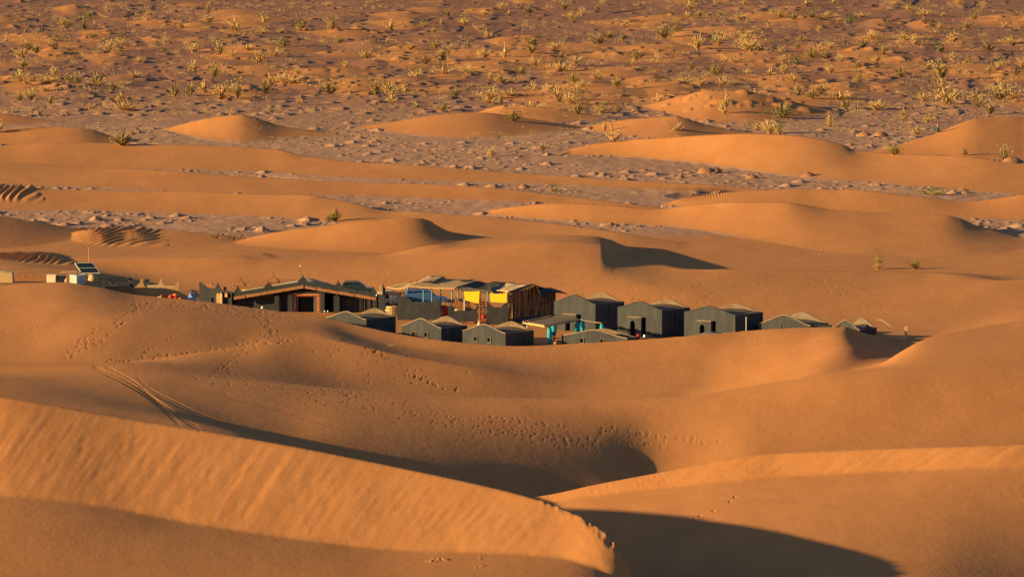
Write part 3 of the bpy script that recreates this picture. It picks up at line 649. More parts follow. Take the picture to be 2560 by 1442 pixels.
def strip(a_, b_, w_=.045): 
    a_, b_ = Vector(a_), Vector(b_); d_ = (b_-a_).normalized(); n__ = Vector((-d_.z, 0, d_.x))*w_
    zz_.add([a_-n__, b_-n__, b_+n__, a_+n__, (a_-n__)+Vector((0,.03,0)), (b_-n__)+Vector((0,.03,0)), (b_+n__)+Vector((0,.03,0)), (a_+n__)+Vector((0,.03,0))], [(0,1,2,3),(4,7,6,5),(3,2,6,7),(0,4,5,1)])
nz = 11; wz = (px1_-px0_-.3)/nz
for i in range(nz): 
    xa_ = px0_+.15+i*wz; strip((xa_, .43, zt_d+.34), (xa_+wz/2, .43, zt_d+.08)); strip((xa_+wz/2, .43, zt_d+.08), (xa_+wz, .43, zt_d+.34))
for xs in (px0_+.08, px1_-.38):
    nzv = 5
    for i in range(nzv):
        z_ = zt_d - .02 - i*.38
        strip((xs, .43, z_), (xs+.28, .43, z_-.19)); strip((xs+.28, .43, z_-.19), (xs, .43, z_-.38))
zz_.build("zigzag_braid", M['orange'], panel)
for xa_, xb_, dots in ((dx0-.29, dx0, (dx0-.12,)), (dx1, dx1+.42, (dx1+.12, dx1+.28))):
    jamb = MB().box(xa_, xb_, .56, .62, -.8, zt_d).build("jamb", M['canvas'], tent)
    dt = MB()
    for i in range(17):
        for xs in dots: dt.box(xs-.02, xs+.02, .535, .558, zt_d-.12-i*.105, zt_d-.075-i*.105)
    dt.build("braid_pattern", M['white'], jamb)
MB().box(dx0+.002, dx1-.002, .60, .88, -1.2, zt_d).build("doorway", M['black'], tent)
def pier(px_, py_t, w_, d0=.2, m_='canvas'):
    x_ = X_at(px_, Dm_)-xl; zt = zr(py_t)
    MB().prism([(x_-w_/2, -1), (x_+w_/2, -1), (x_+w_/2, zt-.35), (x_, zt), (x_-w_/2, zt-.35)], 'y', d0, .895).build("buttress", M[m_], tent)
pier(692, 733.5, .5); pier(701, 742, .3, .5, 'canvas_main'); pier(842, 734, .62, .15)
x_ = X_at(822, Dm_)-xl; MB().box(x_-.38, x_+.35, .86, .895, -1, zr(737)).build("side_opening", M['black'], tent)
mb = MB()
for i, px_ in enumerate((868, 882, 893, 900, 905, 911, 925)):
    x_ = X_at(px_, Dm_)-xl; mb.tube((x_, .86, -1), (x_, .86, zline(x_)-.35), .035 + .015*(i % 2), n=6)
mb.build("cloth_fold", M['canvas'], tent)
mb = MB(); mb.grid(lambda u, v: (X_at(635, Dm_)-xl + u*2.3, .25+.6*(1-v), zr(746)+.10*math.sin(3.1*u)+ .5*v - .25*(1-v)*math.sin(3.1*u)), 10, 4, .02); mb.build("awning_flap", M['canvas'], tent, True)
x_ = X_at(869, Dm_)-xl
rg = MB()
for i in range(8):
    a0, a1 = math.pi*2*i/12-1.9, math.pi*2*(i+1)/12-1.9; rg.tube((x_+.25*math.cos(a0), .82, zr(757)+.25*math.sin(a0)), (x_+.25*math.cos(a1), .82, zr(757)+.25*math.sin(a1)), .025, n=5)
rg.build("ring_ornament", M['steel'], tent)
# round lamp on the sand by the wall and two glass lanterns by the opening
z_ = ztop(769, 684)
bl = MB(); bl.lathe((0, 0, 0), [(.02, -.16), (.11, -.11), (.16, 0), (.11, .11), (.02, .16)], 12); bl.tube((0, 0, -.9), (0, 0, -.14), .03)
o = bl.build("globe_lamp", M['tank'], None, True); o.location = (X_at(656, 684), 684, z_); tag(o, "white globe lamp on a short stem before the big tent", "lamp")
for px_ in (812, 820):
    o = MB().lathe((0, 0, 0), [(.04, -1.0), (.05, -.1), (.10, 0), (.10, .10), (.03, .17)], 8).build("small_lantern", M['steel'], None, True)
    o.location = (X_at(px_, 686.5), 686.5, ztop(779, 686.5)); tag(o, 'left small shiny lantern by the dark opening of the big tent' if px_ == 812 else 'right small shiny lantern, nearer the pale buttress of the big tent', "lantern", "lanterns by the big tent opening")

# annex at the tent's left end
Da = 689.0; ax0 = X_at(498.5, Da); z0 = ztop(785, Da)
an = empty("tent_annex", (ax0, Da, z0), R(-14), "grey canvas annex with stepped corner and tiny door, joined to the big tent's left side", "annex")
def za_(py): return ztop(py, Da) - z0
Wa = X_at(583, Da) - ax0
aw = MB(); aw.prism([(0, -1), (Wa, -1), (Wa, za_(727)), (Wa*.66, za_(723)), (Wa*.5, za_(722)), (Wa*.12, za_(717)), (0, za_(717))], 'y', 0, .18); aw.build("front_wall", M['canvas'], an)
mb = MB(); mb.prism([(-.02, za_(717.5)), (.0, za_(705)), (.18, za_(706)), (.2, za_(709)), (.42, za_(710)), (.45, za_(713.5)), (.7, za_(714)), (.75, za_(717.5))], 'y', -.03, .21); mb.build("merlon", M['canvas'], an)
mb = MB(); merlon(mb, Wa*.56, -.03, .21, za_(723), .75, za_(706.5)-za_(723)); mb.build("merlon", M['canvas'], an)
mb = MB(); mb.box(.003, .18, .183, 4.6, -1, za_(719)); mb.build('side_wall', M['canvas_side'], an); MB().box(Wa-.3, Wa-.1, .183, 2.8, -1, za_(727)-.2).build('side_wall', M['canvas_side'], an)
mb = MB()
for i in range(9): mb.box(.35+i*.24, .57+i*.24, 1.5, 1.75, za_(735), za_(714)+.10-.045*i+.03*(i % 3), .01)
mb.build("inner_wall", M['mudbrick'], an)
MB().box(Wa*.37, Wa*.43, -.03, .0-.002, -.4, za_(743)).build("door", M['black'], an)
for q_, px_ in enumerate((549, 556.5)):
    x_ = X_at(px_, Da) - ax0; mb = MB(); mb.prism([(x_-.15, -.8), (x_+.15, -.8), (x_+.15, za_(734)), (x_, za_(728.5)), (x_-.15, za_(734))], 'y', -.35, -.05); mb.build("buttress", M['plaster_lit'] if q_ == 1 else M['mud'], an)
x_ = X_at(569, Da) - ax0; MB().prism([(x_-.16, za_(741)), (x_+.16, za_(741)), (x_+.16, za_(733)), (x_, za_(729)), (x_-.16, za_(733))], 'y', -.2, -.02).build("niche_plaque", M['mud'], an)
# pale pipe on the third hut
# ---------------------------------------------------------------- placing by photo column and row at a known distance
def Wp(px, py, D): return Vector((X_at(px, D, py), D, ztop(py, D)))
def wallpoly(name, pts, D, th, m, label=None, cat=None, parent=None, D2=None, group=None):
    """upright wall slab whose outline is given by photo points, standing at distance D (D2 at its right end)"""
    x0, x1 = min(p_[0] for p_ in pts), max(p_[0] for p_ in pts); D2 = D if D2 is None else D2
    vs = []
    for px, py in pts:
        d = D + (D2-D)*(px-x0)/(x1-x0); vs.append(Wp(px, py, d))
    org = Vector((vs[0].x, vs[0].y, min(v.z for v in vs))) if parent is None else parent.matrix_basis.translation
    n = len(vs); loc = [v-org for v in vs]; back = [v + Vector((0, th, 0)) for v in loc]
    o = MB().add(loc+back, [tuple(range(n)), tuple(range(2*n-1, n-1, -1))] + [(i, (i+1) % n, n+(i+1) % n, n+i) for i in range(n)]).build(name, m, parent)
    if parent is None: o.location = org; tag(o, label, cat, group)
    return o
def sheet(name, c, m, parent, sag=.0, nu=10, nv=6, th=.04, wob=.03, seed=0, front=None):
    """cloth or mat spanned between four world corners: front left, front right, back right, back left"""
    org = parent.matrix_basis.translation if parent else Vector((0, 0, 0)); fl, fr, br, bl = [v-org for v in c]; rn = random.Random(seed)
    ph = [rn.uniform(0, 6) for _ in range(4)]
    def fn(u, v):
        p_ = (fl*(1-u)+fr*u)*(1-v) + (bl*(1-u)+br*u)*v
        z_ = -sag*4*u*(1-u)*(1-.5*v) + wob*(math.sin(7*u+ph[0]+2*v)+math.sin(13*u*v+ph[1])+.6*math.sin(19*u+ph[2])*math.sin(11*v+ph[3]))
        return (p_.x + wob*.6*math.sin(23*v+ph[0]), p_.y, p_.z + z_)
    return MB().grid(fn, nu, nv, th).build(name, m, parent, True)

# ---------------------------------------------------------------- reed shelter
o0 = Wp(1137, 790, 679); o0.z = 0
sh = empty("reed_shelter", o0, 0, "open shelter roofed with reed mats and black tarpaulin, reed-stalk gable wall on the right", "shelter")
sheet("reed_roof", (Wp(1013, 715, 681), Wp(1138, 721.5, 679), Wp(1192, 701.5, 690), Wp(1074, 692, 691)), M['reed'], sh, .04, 24, 8, .07, .018, 1)
sheet("pale_mat", tuple(q_+Vector((0, 0, .12)) for q_ in (Wp(1046, 706, 685), Wp(1086, 706, 685.5), Wp(1112, 693.5, 690.6), Wp(1075, 692, 690.8))), M['reed_pale'], sh, .0, 8, 5, .05, .01, 2)
for k_, (a_, b_) in enumerate((((1062, 709, 684), (1104, 695, 690)), ((1072, 709, 684), (1113, 696, 690)), ((1150, 706, 687), (1186, 700.5, 691)))):
    MB().tube(Wp(*a_)+Vector((0, 0, .10))-o0, Wp(*b_)+Vector((0, 0, .10))-o0, .045, n=6).build("roof_batten", M['timber_dark'], sh)
sheet("shade_mat", (Wp(962, 719, 690), Wp(1014, 722, 687), Wp(1072, 697, 696), Wp(1028, 704, 697)), M['reed'], sh, .05, 10, 5, .04, .04, 3)
sheet("tarpaulin", (Wp(1137, 720, 679), Wp(1228, 728, 677), Wp(1278, 704, 690), Wp(1191, 702, 690)), M['tarp'], sh, .22, 22, 8, .05, .05, 4)
sheet("tarpaulin_valance", (Wp(1155, 726, 679), Wp(1226, 731, 677), Wp(1226, 722, 677.1), Wp(1150, 716.5, 679.2)), M['tarp'], sh, .08, 14, 3, .03, .04, 5)
sheet("reed_roof", (Wp(1242, 724, 677), Wp(1272, 728, 675), Wp(1327, 711, 680), Wp(1268, 706, 690)), M['reed_pale'], sh, .02, 14, 8, .06, .03, 6)
sheet("torn_netting", (Wp(1221, 722, 677), Wp(1256, 735, 676.4), Wp(1262, 716, 681), Wp(1250, 711, 684)), M['netting'], sh, .25, 10, 6, .03, .06, 7)
sheet("side_tarpaulin", (Wp(1326, 710, 676.5), Wp(1417, 735, 680), Wp(1405, 727, 690), Wp(1330, 709, 690)), M['tarp'], sh, .10, 16, 6, .05, .05, 8)
sheet("side_tarpaulin", (Wp(1271, 733, 674.2), Wp(1330, 716, 676), Wp(1330, 709.5, 676.3), Wp(1270, 727, 674.5)), M['tarp'], sh, .04, 10, 3, .03, .03, 9)
sheet("hanging_bag", (Wp(1350, 734, 676.4), Wp(1370, 736, 677), Wp(1372, 722, 678), Wp(1342, 716, 677.5)), M['tarp'], sh, .35, 8, 5, .12, .05, 10)
for px_, pt, D_, m_ in ((1019, 716, 682, 'bluepole'), (1058, 717, 681.5, 'bluepole'), (1079, 718, 681.2, 'bluepole'), (1101, 718, 683, 'bluepole'), (1129, 720, 680, 'bluepole'), (1144, 720, 686, 'bluepole'), (1159, 727, 679.2, 'timber_dark'), (1199, 730, 677.5, 'timber_dark'), (1218, 727, 676, 'bluepole'), (1269, 730, 674.6, 'timber_dark'), (1387, 726, 681, 'timber_dark')):
    b_ = Wp(px_, pt, D_)-o0; zg = gz(px_, D_) - .3; MB().tube((b_.x, b_.y, zg), (b_.x+.04, b_.y, b_.z-.05), .075, .06, 8).build("post", M[m_], sh)
# reed-stalk gable wall: uneven upright stalks with gaps
stalks = MB(); rn = random.Random(3); nS = 96
for i in range(nS):
    t = (i+rn.uniform(-.4, .4))/(nS-1); t = min(max(t, 0), 1); px_ = 1270+117*t; D_ = 674.5+6.8*t
    ytop = 728-18*(t/.5) if t < .5 else 710+19*(t-.5)/.5
    if rn.random() < .06: continue
    a_ = Wp(px_, ytop+2+rn.uniform(-.5, 3), D_+rn.uniform(0, .22))-o0; zb_ = .25 + rn.uniform(-.15, .25)
    stalks.tube((a_.x+rn.uniform(-.07, .07), a_.y, zb_), a_, rn.uniform(.02, .05), rn.uniform(.012, .03), 5)
stalks.build("reed_wall", M['stalk'], sh)
wallpoly("backing_cloth", [(1271, 804), (1388, 788), (1388, 731), (1329, 713), (1271, 731)], 675.1, .04, M['timber_dark'], parent=sh, D2=682.0)
wallpoly("plinth", [(1271, 809), (1389, 796), (1389, 786), (1340, 790), (1271, 798)], 674.3, .3, M['canvas_side'], parent=sh, D2=680.8)
# low walls with stepped ends
wallpoly("stepped_wall", [(993, 800), (993, 740), (997, 736), (1001, 741), (1004, 741), (1020, 743), (1023, 748), (1029, 749), (1030, 754), (1088, 755), (1089, 751), (1094, 750), (1094, 746), (1100, 745), (1101, 800)], 679.5, .4, M['canvas_side'],
         "dark low wall with stepped ends under the reed roof, in front of the blue car", "wall")
wallpoly("bench_wall", [(1121, 805), (1120, 768), (1122, 765), (1126, 767), (1129, 776), (1180, 778), (1186, 772), (1190, 770), (1193, 772), (1193, 805)], 674.5, .5, M['canvas'],
         "low grey bench wall with raised ends, pale cushions on it, under the shelter", "wall")
wallpoly("terrace_wall", [(1217, 815), (1217, 753), (1220, 756), (1224, 757), (1224, 760), (1228, 761), (1228, 765), (1232, 765), (1233, 769), (1253, 769), (1256, 764), (1261, 758), (1266, 757), (1270, 759), (1270, 818)], 673.2, .4, M['canvas'],
         "tall grey wall block with stair-stepped left top, right beside the reed-stalk gable", "wall")
wallpoly("garden_wall", [(1136, 790), (1136, 742), (1141, 742), (1142, 746), (1146, 747), (1147, 752), (1151, 752), (1152, 757), (1158, 760), (1163, 768), (1178, 770), (1180, 790)], 684.5, .3, M['mudbrick'],
         "brown mud wall with stepped edge standing in the back of the shelter", "wall")
for pts, D_, lab in (([(1160, 728), (1176, 729), (1199, 727.5), (1198, 745), (1197.5, 758), (1188, 757), (1176, 753.5), (1163, 750.5), (1160.5, 740)], 677.3, "yellow patterned cloth hanging under the black tarpaulin, left one with curved lower edge"),
                     ([(1225, 732), (1238, 735), (1250, 735), (1267.5, 732), (1267, 745), (1266.5, 757.5), (1250, 756), (1226, 754), (1225, 742)], 675.0, "yellow checked cloth hanging above the stair-stepped wall block")):
    wallpoly("curtain", pts, D_+.45, .03, M['yellow'], lab, "curtain", group="yellow cloths hung in the shelter", D2=D_-.5)
def blob(name, px, py, D, rx, ry, rz, m, label, cat, group=None, sq=.9, seed=0):
    rn_ = random.Random(seed); prof = [(.15, -1), (.75, -.9), (1, -.35), (.95, .3), (.6, .8), (.12, 1)]
    mb_ = MB().lathe((0, 0, 0), prof, 12); mb_.v = [(x*rx*(1+.12*math.sin(3*z+5*x+seed)), y*ry, z*rz*(1+.18*math.sin(4*x+seed)*math.cos(3*y))) for x, y, z in mb_.v]
    o = mb_.build(name, M[m], None, True); p_ = Wp(px, py, D); o.location = p_; tag(o, label, cat, group); return o
blob("cushion", 1142, 775, 674.7, .32, .2, .10, 'cream', "round pale cushion on the left of the bench wall", "cushion")
blob("cushion", 1183, 779, 674.7, .22, .2, .05, 'white', "small flat white cushion near the right end of the bench wall", "cushion")
mb = MB().tube((0, 0, 0), (0, 0, 1.35), .045); o = mb.build("white_post", M['white']); o.location = Wp(1161, 779, 675.6); tag(o, "white post rising from the bench wall before the yellow cloth", "post")
def sofa(px0, px1, pyt, pyb, D, label):
    a_ = Wp(px0, pyb, D); b_ = Wp(px1, pyb, D); W_ = b_.x-a_.x; h_ = (pyb-pyt)/24.
    r_ = empty("sofa", a_, 0, label, "sofa", "wooden sofas in the shade of the shelter")
    MB().box(0, W_, 0, .7, -.5, h_*.45).build("seat", M['red'], r_); MB().box(0, W_, .705, .85, -.5, h_).build("backrest", M['stalk'], r_)
    MB().box(-.1, -.003, 0, .85, -.5, h_*.7).build("armrest", M['stalk'], r_); MB().box(W_+.003, W_+.1, 0, .85, -.5, h_*.7).build("armrest", M['stalk'], r_)
sofa(1106, 1124, 757, 778, 683, "dark wooden sofa at the left edge of the shade behind the bench wall"); sofa(1166, 1190, 768, 784, 681, "reddish sofa behind the bench wall, below the hanging yellow cloth")
def chair(px, pyt, pyb, D, label):
    a_ = Wp(px, pyb, D); h_ = 1.0; r_ = empty("wooden_chair", a_, .3, label, "chair", "wooden chairs under the shelter")
    MB().box(-.25, .25, -.22, .22, .42, .47).build("seat", M['beam'], r_)
    mb_ = MB(); [mb_.box(-.22, .22, .225, .25, .55+.12*i, .62+.12*i) for i in range(4)]; mb_.build("backrest", M['beam'], r_)
    for sx in (-1, 1):
        MB().box(sx*.25-.03, sx*.25+.03, -.22, -.17, -.1, .419).build("leg", M['stalk'], r_); MB().box(sx*.25-.03, sx*.25+.03, .252, .30, -.1, 1.05).build("leg", M['stalk'], r_)
chair(1170, 752, 775, 683, "wooden slat chair seen left under the first yellow cloth"); chair(1194, 752, 776, 682, "wooden slat chair close by the middle dark post"); chair(1208, 752, 777, 683, "wooden slat chair between the post and the stair-stepped wall block")
def rug(pts, label):
    vs = [Vector((X_at(px, D_flat(py)), D_flat(py), gz(px, D_flat(py))+.05)) for px, py in pts]; c_ = vs[0].copy(); n = len(vs)
    o = MB().add([v-c_ for v in vs] + [v-c_-Vector((0, 0, .3)) for v in vs], [tuple(range(n)), tuple(range(2*n-1, n-1, -1))] + [(i, (i+1) % n, n+(i+1) % n, n+i) for i in range(n)]).build("rug", M['carpet']); o.location = c_; tag(o, label, "rug", "red rugs on the courtyard sand")
rug([(1098, 792), (1122, 795), (1120, 788), (1102, 787)], "red rug left of the bench wall"); rug([(1168, 805), (1214, 808), (1217, 796), (1190, 795), (1176, 800)], "largest red rug on the sand before the bench wall"); rug([(1150, 801), (1166, 803), (1180, 798), (1160, 797)], "faded red rug in front of the bench wall middle")
blob("cloth_bundle", 1209, 791, 677, .26, .3, .18, 'redbag', "crimson cloth heap between bench wall and stair-stepped wall block", "bundle")
# spiral lanterns and little stakes in the courtyard
for px, py, s_, lab in ((1068, 799, 1, "white onion-shaped lantern on the sand behind the second low hut"), (1198, 814, 1.1, "white onion-shaped lantern with dark dots before the bench wall"), (1318, 824, .75, "small tan onion-shaped lantern beneath the pergola's left corner")):
    o = MB().lathe((0, 0, 0), [(.13*s_, -.1), (.17*s_, .05), (.17*s_, .18), (.11*s_, .32), (.05*s_, .42), (.015, .58*s_)], 12).build("garden_lantern", M['cream'] if s_ != 1 else M['white'], None, True)
    o.location = Wp(px, py, D_flat(py)+1); tag(o, lab, "lantern", "onion-shaped lanterns of the courtyard")
for px, py, lab in ((1142, 798, "thin dark stake on the sand before the bench wall"), (1255, 812, "thin dark stake at the foot of the stair-stepped wall block")):
    o = MB().tube((0, 0, -.1), (.03, 0, .36), .03, .02).build("stake", M['timber_dark']); D_ = D_flat(py); o.location = (X_at(px, D_), D_, gz(px, D_)); tag(o, lab, "stake")
# ---------------------------------------------------------------- gate between the big tent and the shelter
wallpoly("gate_pillar", [(946, 800), (946, 737), (954, 737), (954, 734), (957, 734), (957, 711), (959, 711), (959, 718), (963, 720), (963, 800)], 684, .6, M['canvas_side'], "dark gate pillar with a stepped top just right of the big tent", "pillar")
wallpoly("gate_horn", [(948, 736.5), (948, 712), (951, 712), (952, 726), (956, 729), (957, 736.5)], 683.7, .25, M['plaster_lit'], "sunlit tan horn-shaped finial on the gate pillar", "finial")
lint = wallpoly("gate_lintel", [(964, 738), (964, 728), (972, 729), (1003, 731), (1003, 738)], 684.6, .3, M['mudbrick'], "brown lintel with white zig-zag braid over the gate", "lintel")
zzg = MB(); og = lint.location
for i in range(7):
    a_ = Wp(967+i*4.6, 730.5, 684.5)-og; b_ = Wp(967+(i+.5)*4.6, 736.5, 684.5)-og; c_ = Wp(967+(i+1)*4.6, 730.5, 684.5)-og
    zzg.tube(a_, b_, .03, n=4); zzg.tube(b_, c_, .03, n=4)
zzg.build("zigzag_braid", M['cream'], lint)
st_ = empty("garden_steps", Wp(980, 783, 681), 0, "three round tan steps leading through the gate", "steps")
for i, (z_, r_) in enumerate(((-.05, .75), (.2, .7), (.45, .62))):
    MB().lathe((0, i*.5, z_), [(r_, 0), (r_+.03, .06), (r_+.03, .14), (r_, .2)], 16).build("step", M['plaster_lit'], st_)
wallpoly("slim_pillar", [(1003, 800), (1003, 740), (1006, 722), (1008, 722), (1010, 742), (1010, 800)], 681.5, .3, M['mudbrick'], "thin brown pillar with a pointed top left of the blue car", "pillar")

# ---------------------------------------------------------------- cars
def suv(px_l, py_b, D, paint, L, H, rz, label, glassy='glass', z_base=None):
    p_ = Wp(px_l, py_b, D); 
    if z_base is not None: p_.z = z_base
    r_ = empty("off_road_car", p_, rz, label, "car", "off-road cars parked behind the camp"); W_ = 1.85; s = L/4.6; hh = H/1.8
    low = [(.05, .42), (.0, .75), (.06, 1.02), (3.35, 1.06), (4.35, .98), (4.55, .85), (4.6, .45), (4.4, .36), (.2, .36)]
    MB().prism([(a_*s, b_*hh) for a_, b_ in low], 'y', 0, W_).build("body", M[paint], r_, bevel=.05)
    cab = [(.10, 1.03), (.22, 1.62), (.42, 1.76), (2.35, 1.80), (2.62, 1.74), (3.42, 1.07), (3.36, 1.03)]
    mb_ = MB(); n = len(cab); vs = []
    for y_, ins in ((.04, 1), (W_-.04, -1)):
        vs += [(a_*s, y_ + ins*(.16 if b_ > 1.2 else 0), b_*hh) for a_, b_ in cab]
    mb_.add(vs, [tuple(range(n)), tuple(range(2*n-1, n-1, -1))] + [(i, (i+1) % n, n+(i+1) % n, n+i) for i in range(n)]); mb_.build("cabin", M[paint], r_, bevel=.04)
    def pane(xa_, xb_, xc_, xd_, z0_, z1_):
        for side in (0, 1):
            y0_, y1_ = (.045, .165) if side == 0 else (W_-.045, W_-.165); e = -.012 if side == 0 else .012
            k0 = (z0_-1.03)/.17 if z0_ < 1.2 else 1; ya = y0_ + (y1_-y0_)*min(1, max(0, (z0_-1.03)/.17)) + e; yb_ = y1_ + e
            q = [(xa_*s, ya, z0_*hh), (xb_*s, ya, z0_*hh), (xc_*s, yb_, z1_*hh), (xd_*s, yb_, z1_*hh)]
            MB().add(q + [(a_, b_-e*.8, c_) for a_, b_, c_ in q], [(0,1,2,3),(4,7,6,5),(0,4,5,1),(1,5,6,2),(2,6,7,3),(3,7,4,0)]).build("side_window", M[glassy], r_)
    pane(.28, 1.02, 1.02, .36, 1.16, 1.62); pane(1.10, 2.02, 2.0, 1.10, 1.16, 1.64); pane(2.12, 3.12, 2.52, 2.10, 1.16, 1.64)
    for xa_, xb_, nm in ((3.40, 2.66, "windscreen"), (.085, .19, "rear_window")):
        o_ = .02 if nm == "windscreen" else -.02
        q = [(xa_*s+o_, .22, 1.12*hh), (xa_*s+o_, W_-.22, 1.12*hh), (xb_*s+o_, W_-.28, 1.68*hh), (xb_*s+o_, .28, 1.68*hh)]
        if nm == "rear_window": q = [(a_, b_, c_*(.93 if c_ > 1.3 else 1)) for a_, b_, c_ in q]
        MB().add(q + [(a_-o_*.7, b_, c_) for a_, b_, c_ in q], [(0,1,2,3),(4,7,6,5),(0,4,5,1),(1,5,6,2),(2,6,7,3),(3,7,4,0)]).build(nm, M[glassy], r_)
    for xw in (.85, 3.65):
        for yw in (.0, W_-.24):
            w_ = MB().tube((xw*s, yw-.01, .38), (xw*s, yw+.25, .38), .38, n=18).build("wheel", M['rubber'], r_); MB().tube((xw*s, yw-.03, .38), (xw*s, yw+.27, .38), .21, n=12).build("rim", M['steel'], w_)
    for yw in (.25, W_-.55):
        MB().box(4.55*s, 4.62*s, yw, yw+.3, .70*hh, .86*hh).build("headlight", M['lamp'], r_); MB().box(-.03, .04, yw, yw+.15, .7*hh, .98*hh).build("tail_light", M['taillamp'], r_)
    for yw in (.3, W_-.3): MB().tube((.5*s, yw, 1.86*hh), (2.3*s, yw, 1.87*hh), .025, n=6).build("roof_rail", M['rubber'], r_)
    MB().box(4.58*s, 4.70*s, .08, W_-.08, .38*hh, .58*hh).build("front_bumper", M[paint], r_, bevel=.03); MB().box(-.12, .02, .08, W_-.08, .40*hh, .60*hh).build("rear_bumper", M['rubber'], r_, bevel=.03)
    return r_
suv(1009, 758, 699, 'car_blue', 4.6, 1.85, R(-3), "blue off-road car with roof rails parked behind the blue posts of the shelter", z_base=ztop(723.5, 699)-1.87)
suv(853, 742, 704.5, 'car_dark', 3.5, 1.55, R(-2), "dark off-road car showing its roof above the big tent's right parapet", z_base=ztop(704, 704.5)-1.6)
suv(978, 770, 690, 'car_white', 4.3, 1.75, R(78), "white off-road car seen end-on through the gate", z_base=ztop(771, 690))

# ---------------------------------------------------------------- pergola with cloth-wrapped posts
L_, N_, R_, B_ = Wp(1308, 805.5, 651), Wp(1362, 815, 648), Wp(1447, 799, 654.5), Wp(1385, 789, 659)
op = Vector((N_.x, N_.y, 0)); pg = empty("pergola", op, 0, "pale slatted pergola on posts wrapped in turquoise cloth", "pergola")
def pl(v): return v-op
mb = MB()
for a_, b_ in ((L_, N_), (N_, R_), (R_, B_), (B_, L_)): mb.tube(pl(a_)-Vector((0, 0, .07)), pl(b_)-Vector((0, 0, .07)), .07, n=6)
mb.build("frame", M['timber'], pg)
mb = MB(); rn = random.Random(8)
for i in range(17):
    t = (i+.5)/17 + rn.uniform(-.012, .012); a_ = L_*(1-t)+N_*t; b_ = B_*(1-t)+R_*t; a_ = a_ + (a_-b_)*.02; e_ = rn.uniform(.0, .05)
    if i in (1, 2, 3): continue
    d_ = Vector((0, 0, .06+e_)); mb.tube(pl(a_)+d_, pl(b_)+d_+Vector((0, 0, rn.uniform(-.03, .03))), .055, .045, 5)
mb.build("slats", M['timber'], pg)
mb = MB()
a0, b0, a1, b1 = L_*.98+N_*.02, B_*.98+R_*.02, L_*.90+N_*.10, B_*.85+R_*.15
sheet("board", (a0+Vector((0, 0, .1)), a1+Vector((0, 0, .1)), b1+Vector((0, 0, .12)), b0+Vector((0, 0, .14))), M['timber_dark'], pg, 0, 4, 4, .05, .01, 4)
mb = MB()
for i in range(26):
    t = i/25; p_ = N_*(1-t)+R_*t; mb.tube(pl(p_)+Vector((0, -.08, -.02)), pl(p_)+Vector((0, .10, .03)), .04, n=5)
mb.build("rafter_ends", M['timber_dark'], pg)
p2 = Wp(1505, 808, 651); MB().tube(pl(R_), pl(p2), .07, n=6).build("side_beam", M['timber_dark'], pg)
def post(v, zt, hw, seed, r=.19):
    rn_ = random.Random(seed); x, y = v.x-op.x, v.y-op.y; gzv = -.3
    po = MB().tube((x, y, gzv), (x, y, zt), .07, n=7).build("post", M['timber_dark'], pg)
    z0_ = max(zt-hw, .15); prof = []
    for i in range(9):
        t = i/8; rr_ = r*(.75+.5*math.sin(math.pi*min(1, t*1.05))**.6*(.8+.35*rn_.random())); prof.append((rr_*(.62 if i in (0, 8) else 1), z0_+(zt-z0_)*t))
    MB().lathe((x, y, 0), prof, 12).build("cloth_wrap", M['turq'], po, True)
post(Vector((X_at(1374, 649), 649, 0)), N_.z-.12, 2.2, 1, .20); post(Vector((X_at(1385, 654), 654, 0)), R_.z-.15, 1.45, 2, .22)
post(Vector((X_at(1311, 652), 652, 0)), L_.z-.15, 1.0, 3, .18); post(Vector((X_at(1443, 653.5), 653.5, 0)), R_.z-.15, 1.5, 4, .22)
post(Vector((X_at(1456, 657), 657, 0)), R_.z-.1, 1.4, 5, .2); post(Vector((X_at(1505, 651.4), 651.4, 0)), p2.z-.05, 1.5, 6, .2)
for i, (px, py, r_, lab) in enumerate(((1390, 857, .24, "brown rounded stone beside the turquoise pergola post"), (1381, 862, .16, "smallest pale stone between the turquoise posts"))):
    blob("stone", px, py, 647+i, r_, r_, r_*.8, 'mud' if i else 'mudbrick', lab, "stone", seed=i)
# things near the arched huts
for px, py, m_, lab in ((1596, 842, 'redbag', "red pot below the arched doorway of the middle tall hut"), (1612, 843, 'steel', "shiny round pot right of the red pot"), (1620, 850, 'timber_dark', "dark basket at the end of the long low hut")):
    o = MB().lathe((0, 0, 0), [(.12, -.2), (.19, -.05), (.2, .12), (.13, .22), (.15, .28)], 12).build("pot" if m_ != 'timber_dark' else "basket", M[m_], None, True); o.location = Wp(px, py, 648.5); tag(o, lab, "pot" if m_ != 'timber_dark' else "basket")
o = MB().tube((0, 0, -.3), (.02, 0, 1.55), .035, n=6).build("white_pipe", M['white']); o.location = Wp(1865, 830, 651.6); tag(o, "thin pale pipe upright against the dark side of the widest arched hut", "pipe")
sheet_o = empty("ground_sheet", Wp(1740, 842, 646), 0, "pale canvas sheet lying on the sand before the widest arched hut", "canvas sheet")
sheet("cloth", (Wp(1718, 843, 645), Wp(1795, 834, 645), Wp(1805, 831, 648), Wp(1765, 828, 649)), M['netting'], sheet_o, -.05, 10, 5, .06, .03, 12)
wallpoly("low_wall", [(2080, 825), (2024, 825), (2024, 813), (2080, 812)], 651.5, .3, M['canvas_side'], "dark low wall between the two half-buried huts on the right", "wall")
wallpoly("stepped_block", [(2150, 834), (2150, 822), (2166, 822), (2166, 812), (2171, 811), (2172, 817), (2184, 817), (2184, 820), (2181, 824), (2184, 832), (2184, 838)], 651.6, .5, M['canvas_side'], "dark stepped wall stub beside the smallest hut", "wall stub")
wallpoly("far_wall", [(2185, 850), (2185, 836), (2205, 836), (2262, 839), (2262, 818), (2268, 816), (2269, 822), (2268, 850)], 653, .35, M['plaster_lit'], "low tan wall ending in a sunlit post, last structure on the right", "wall")
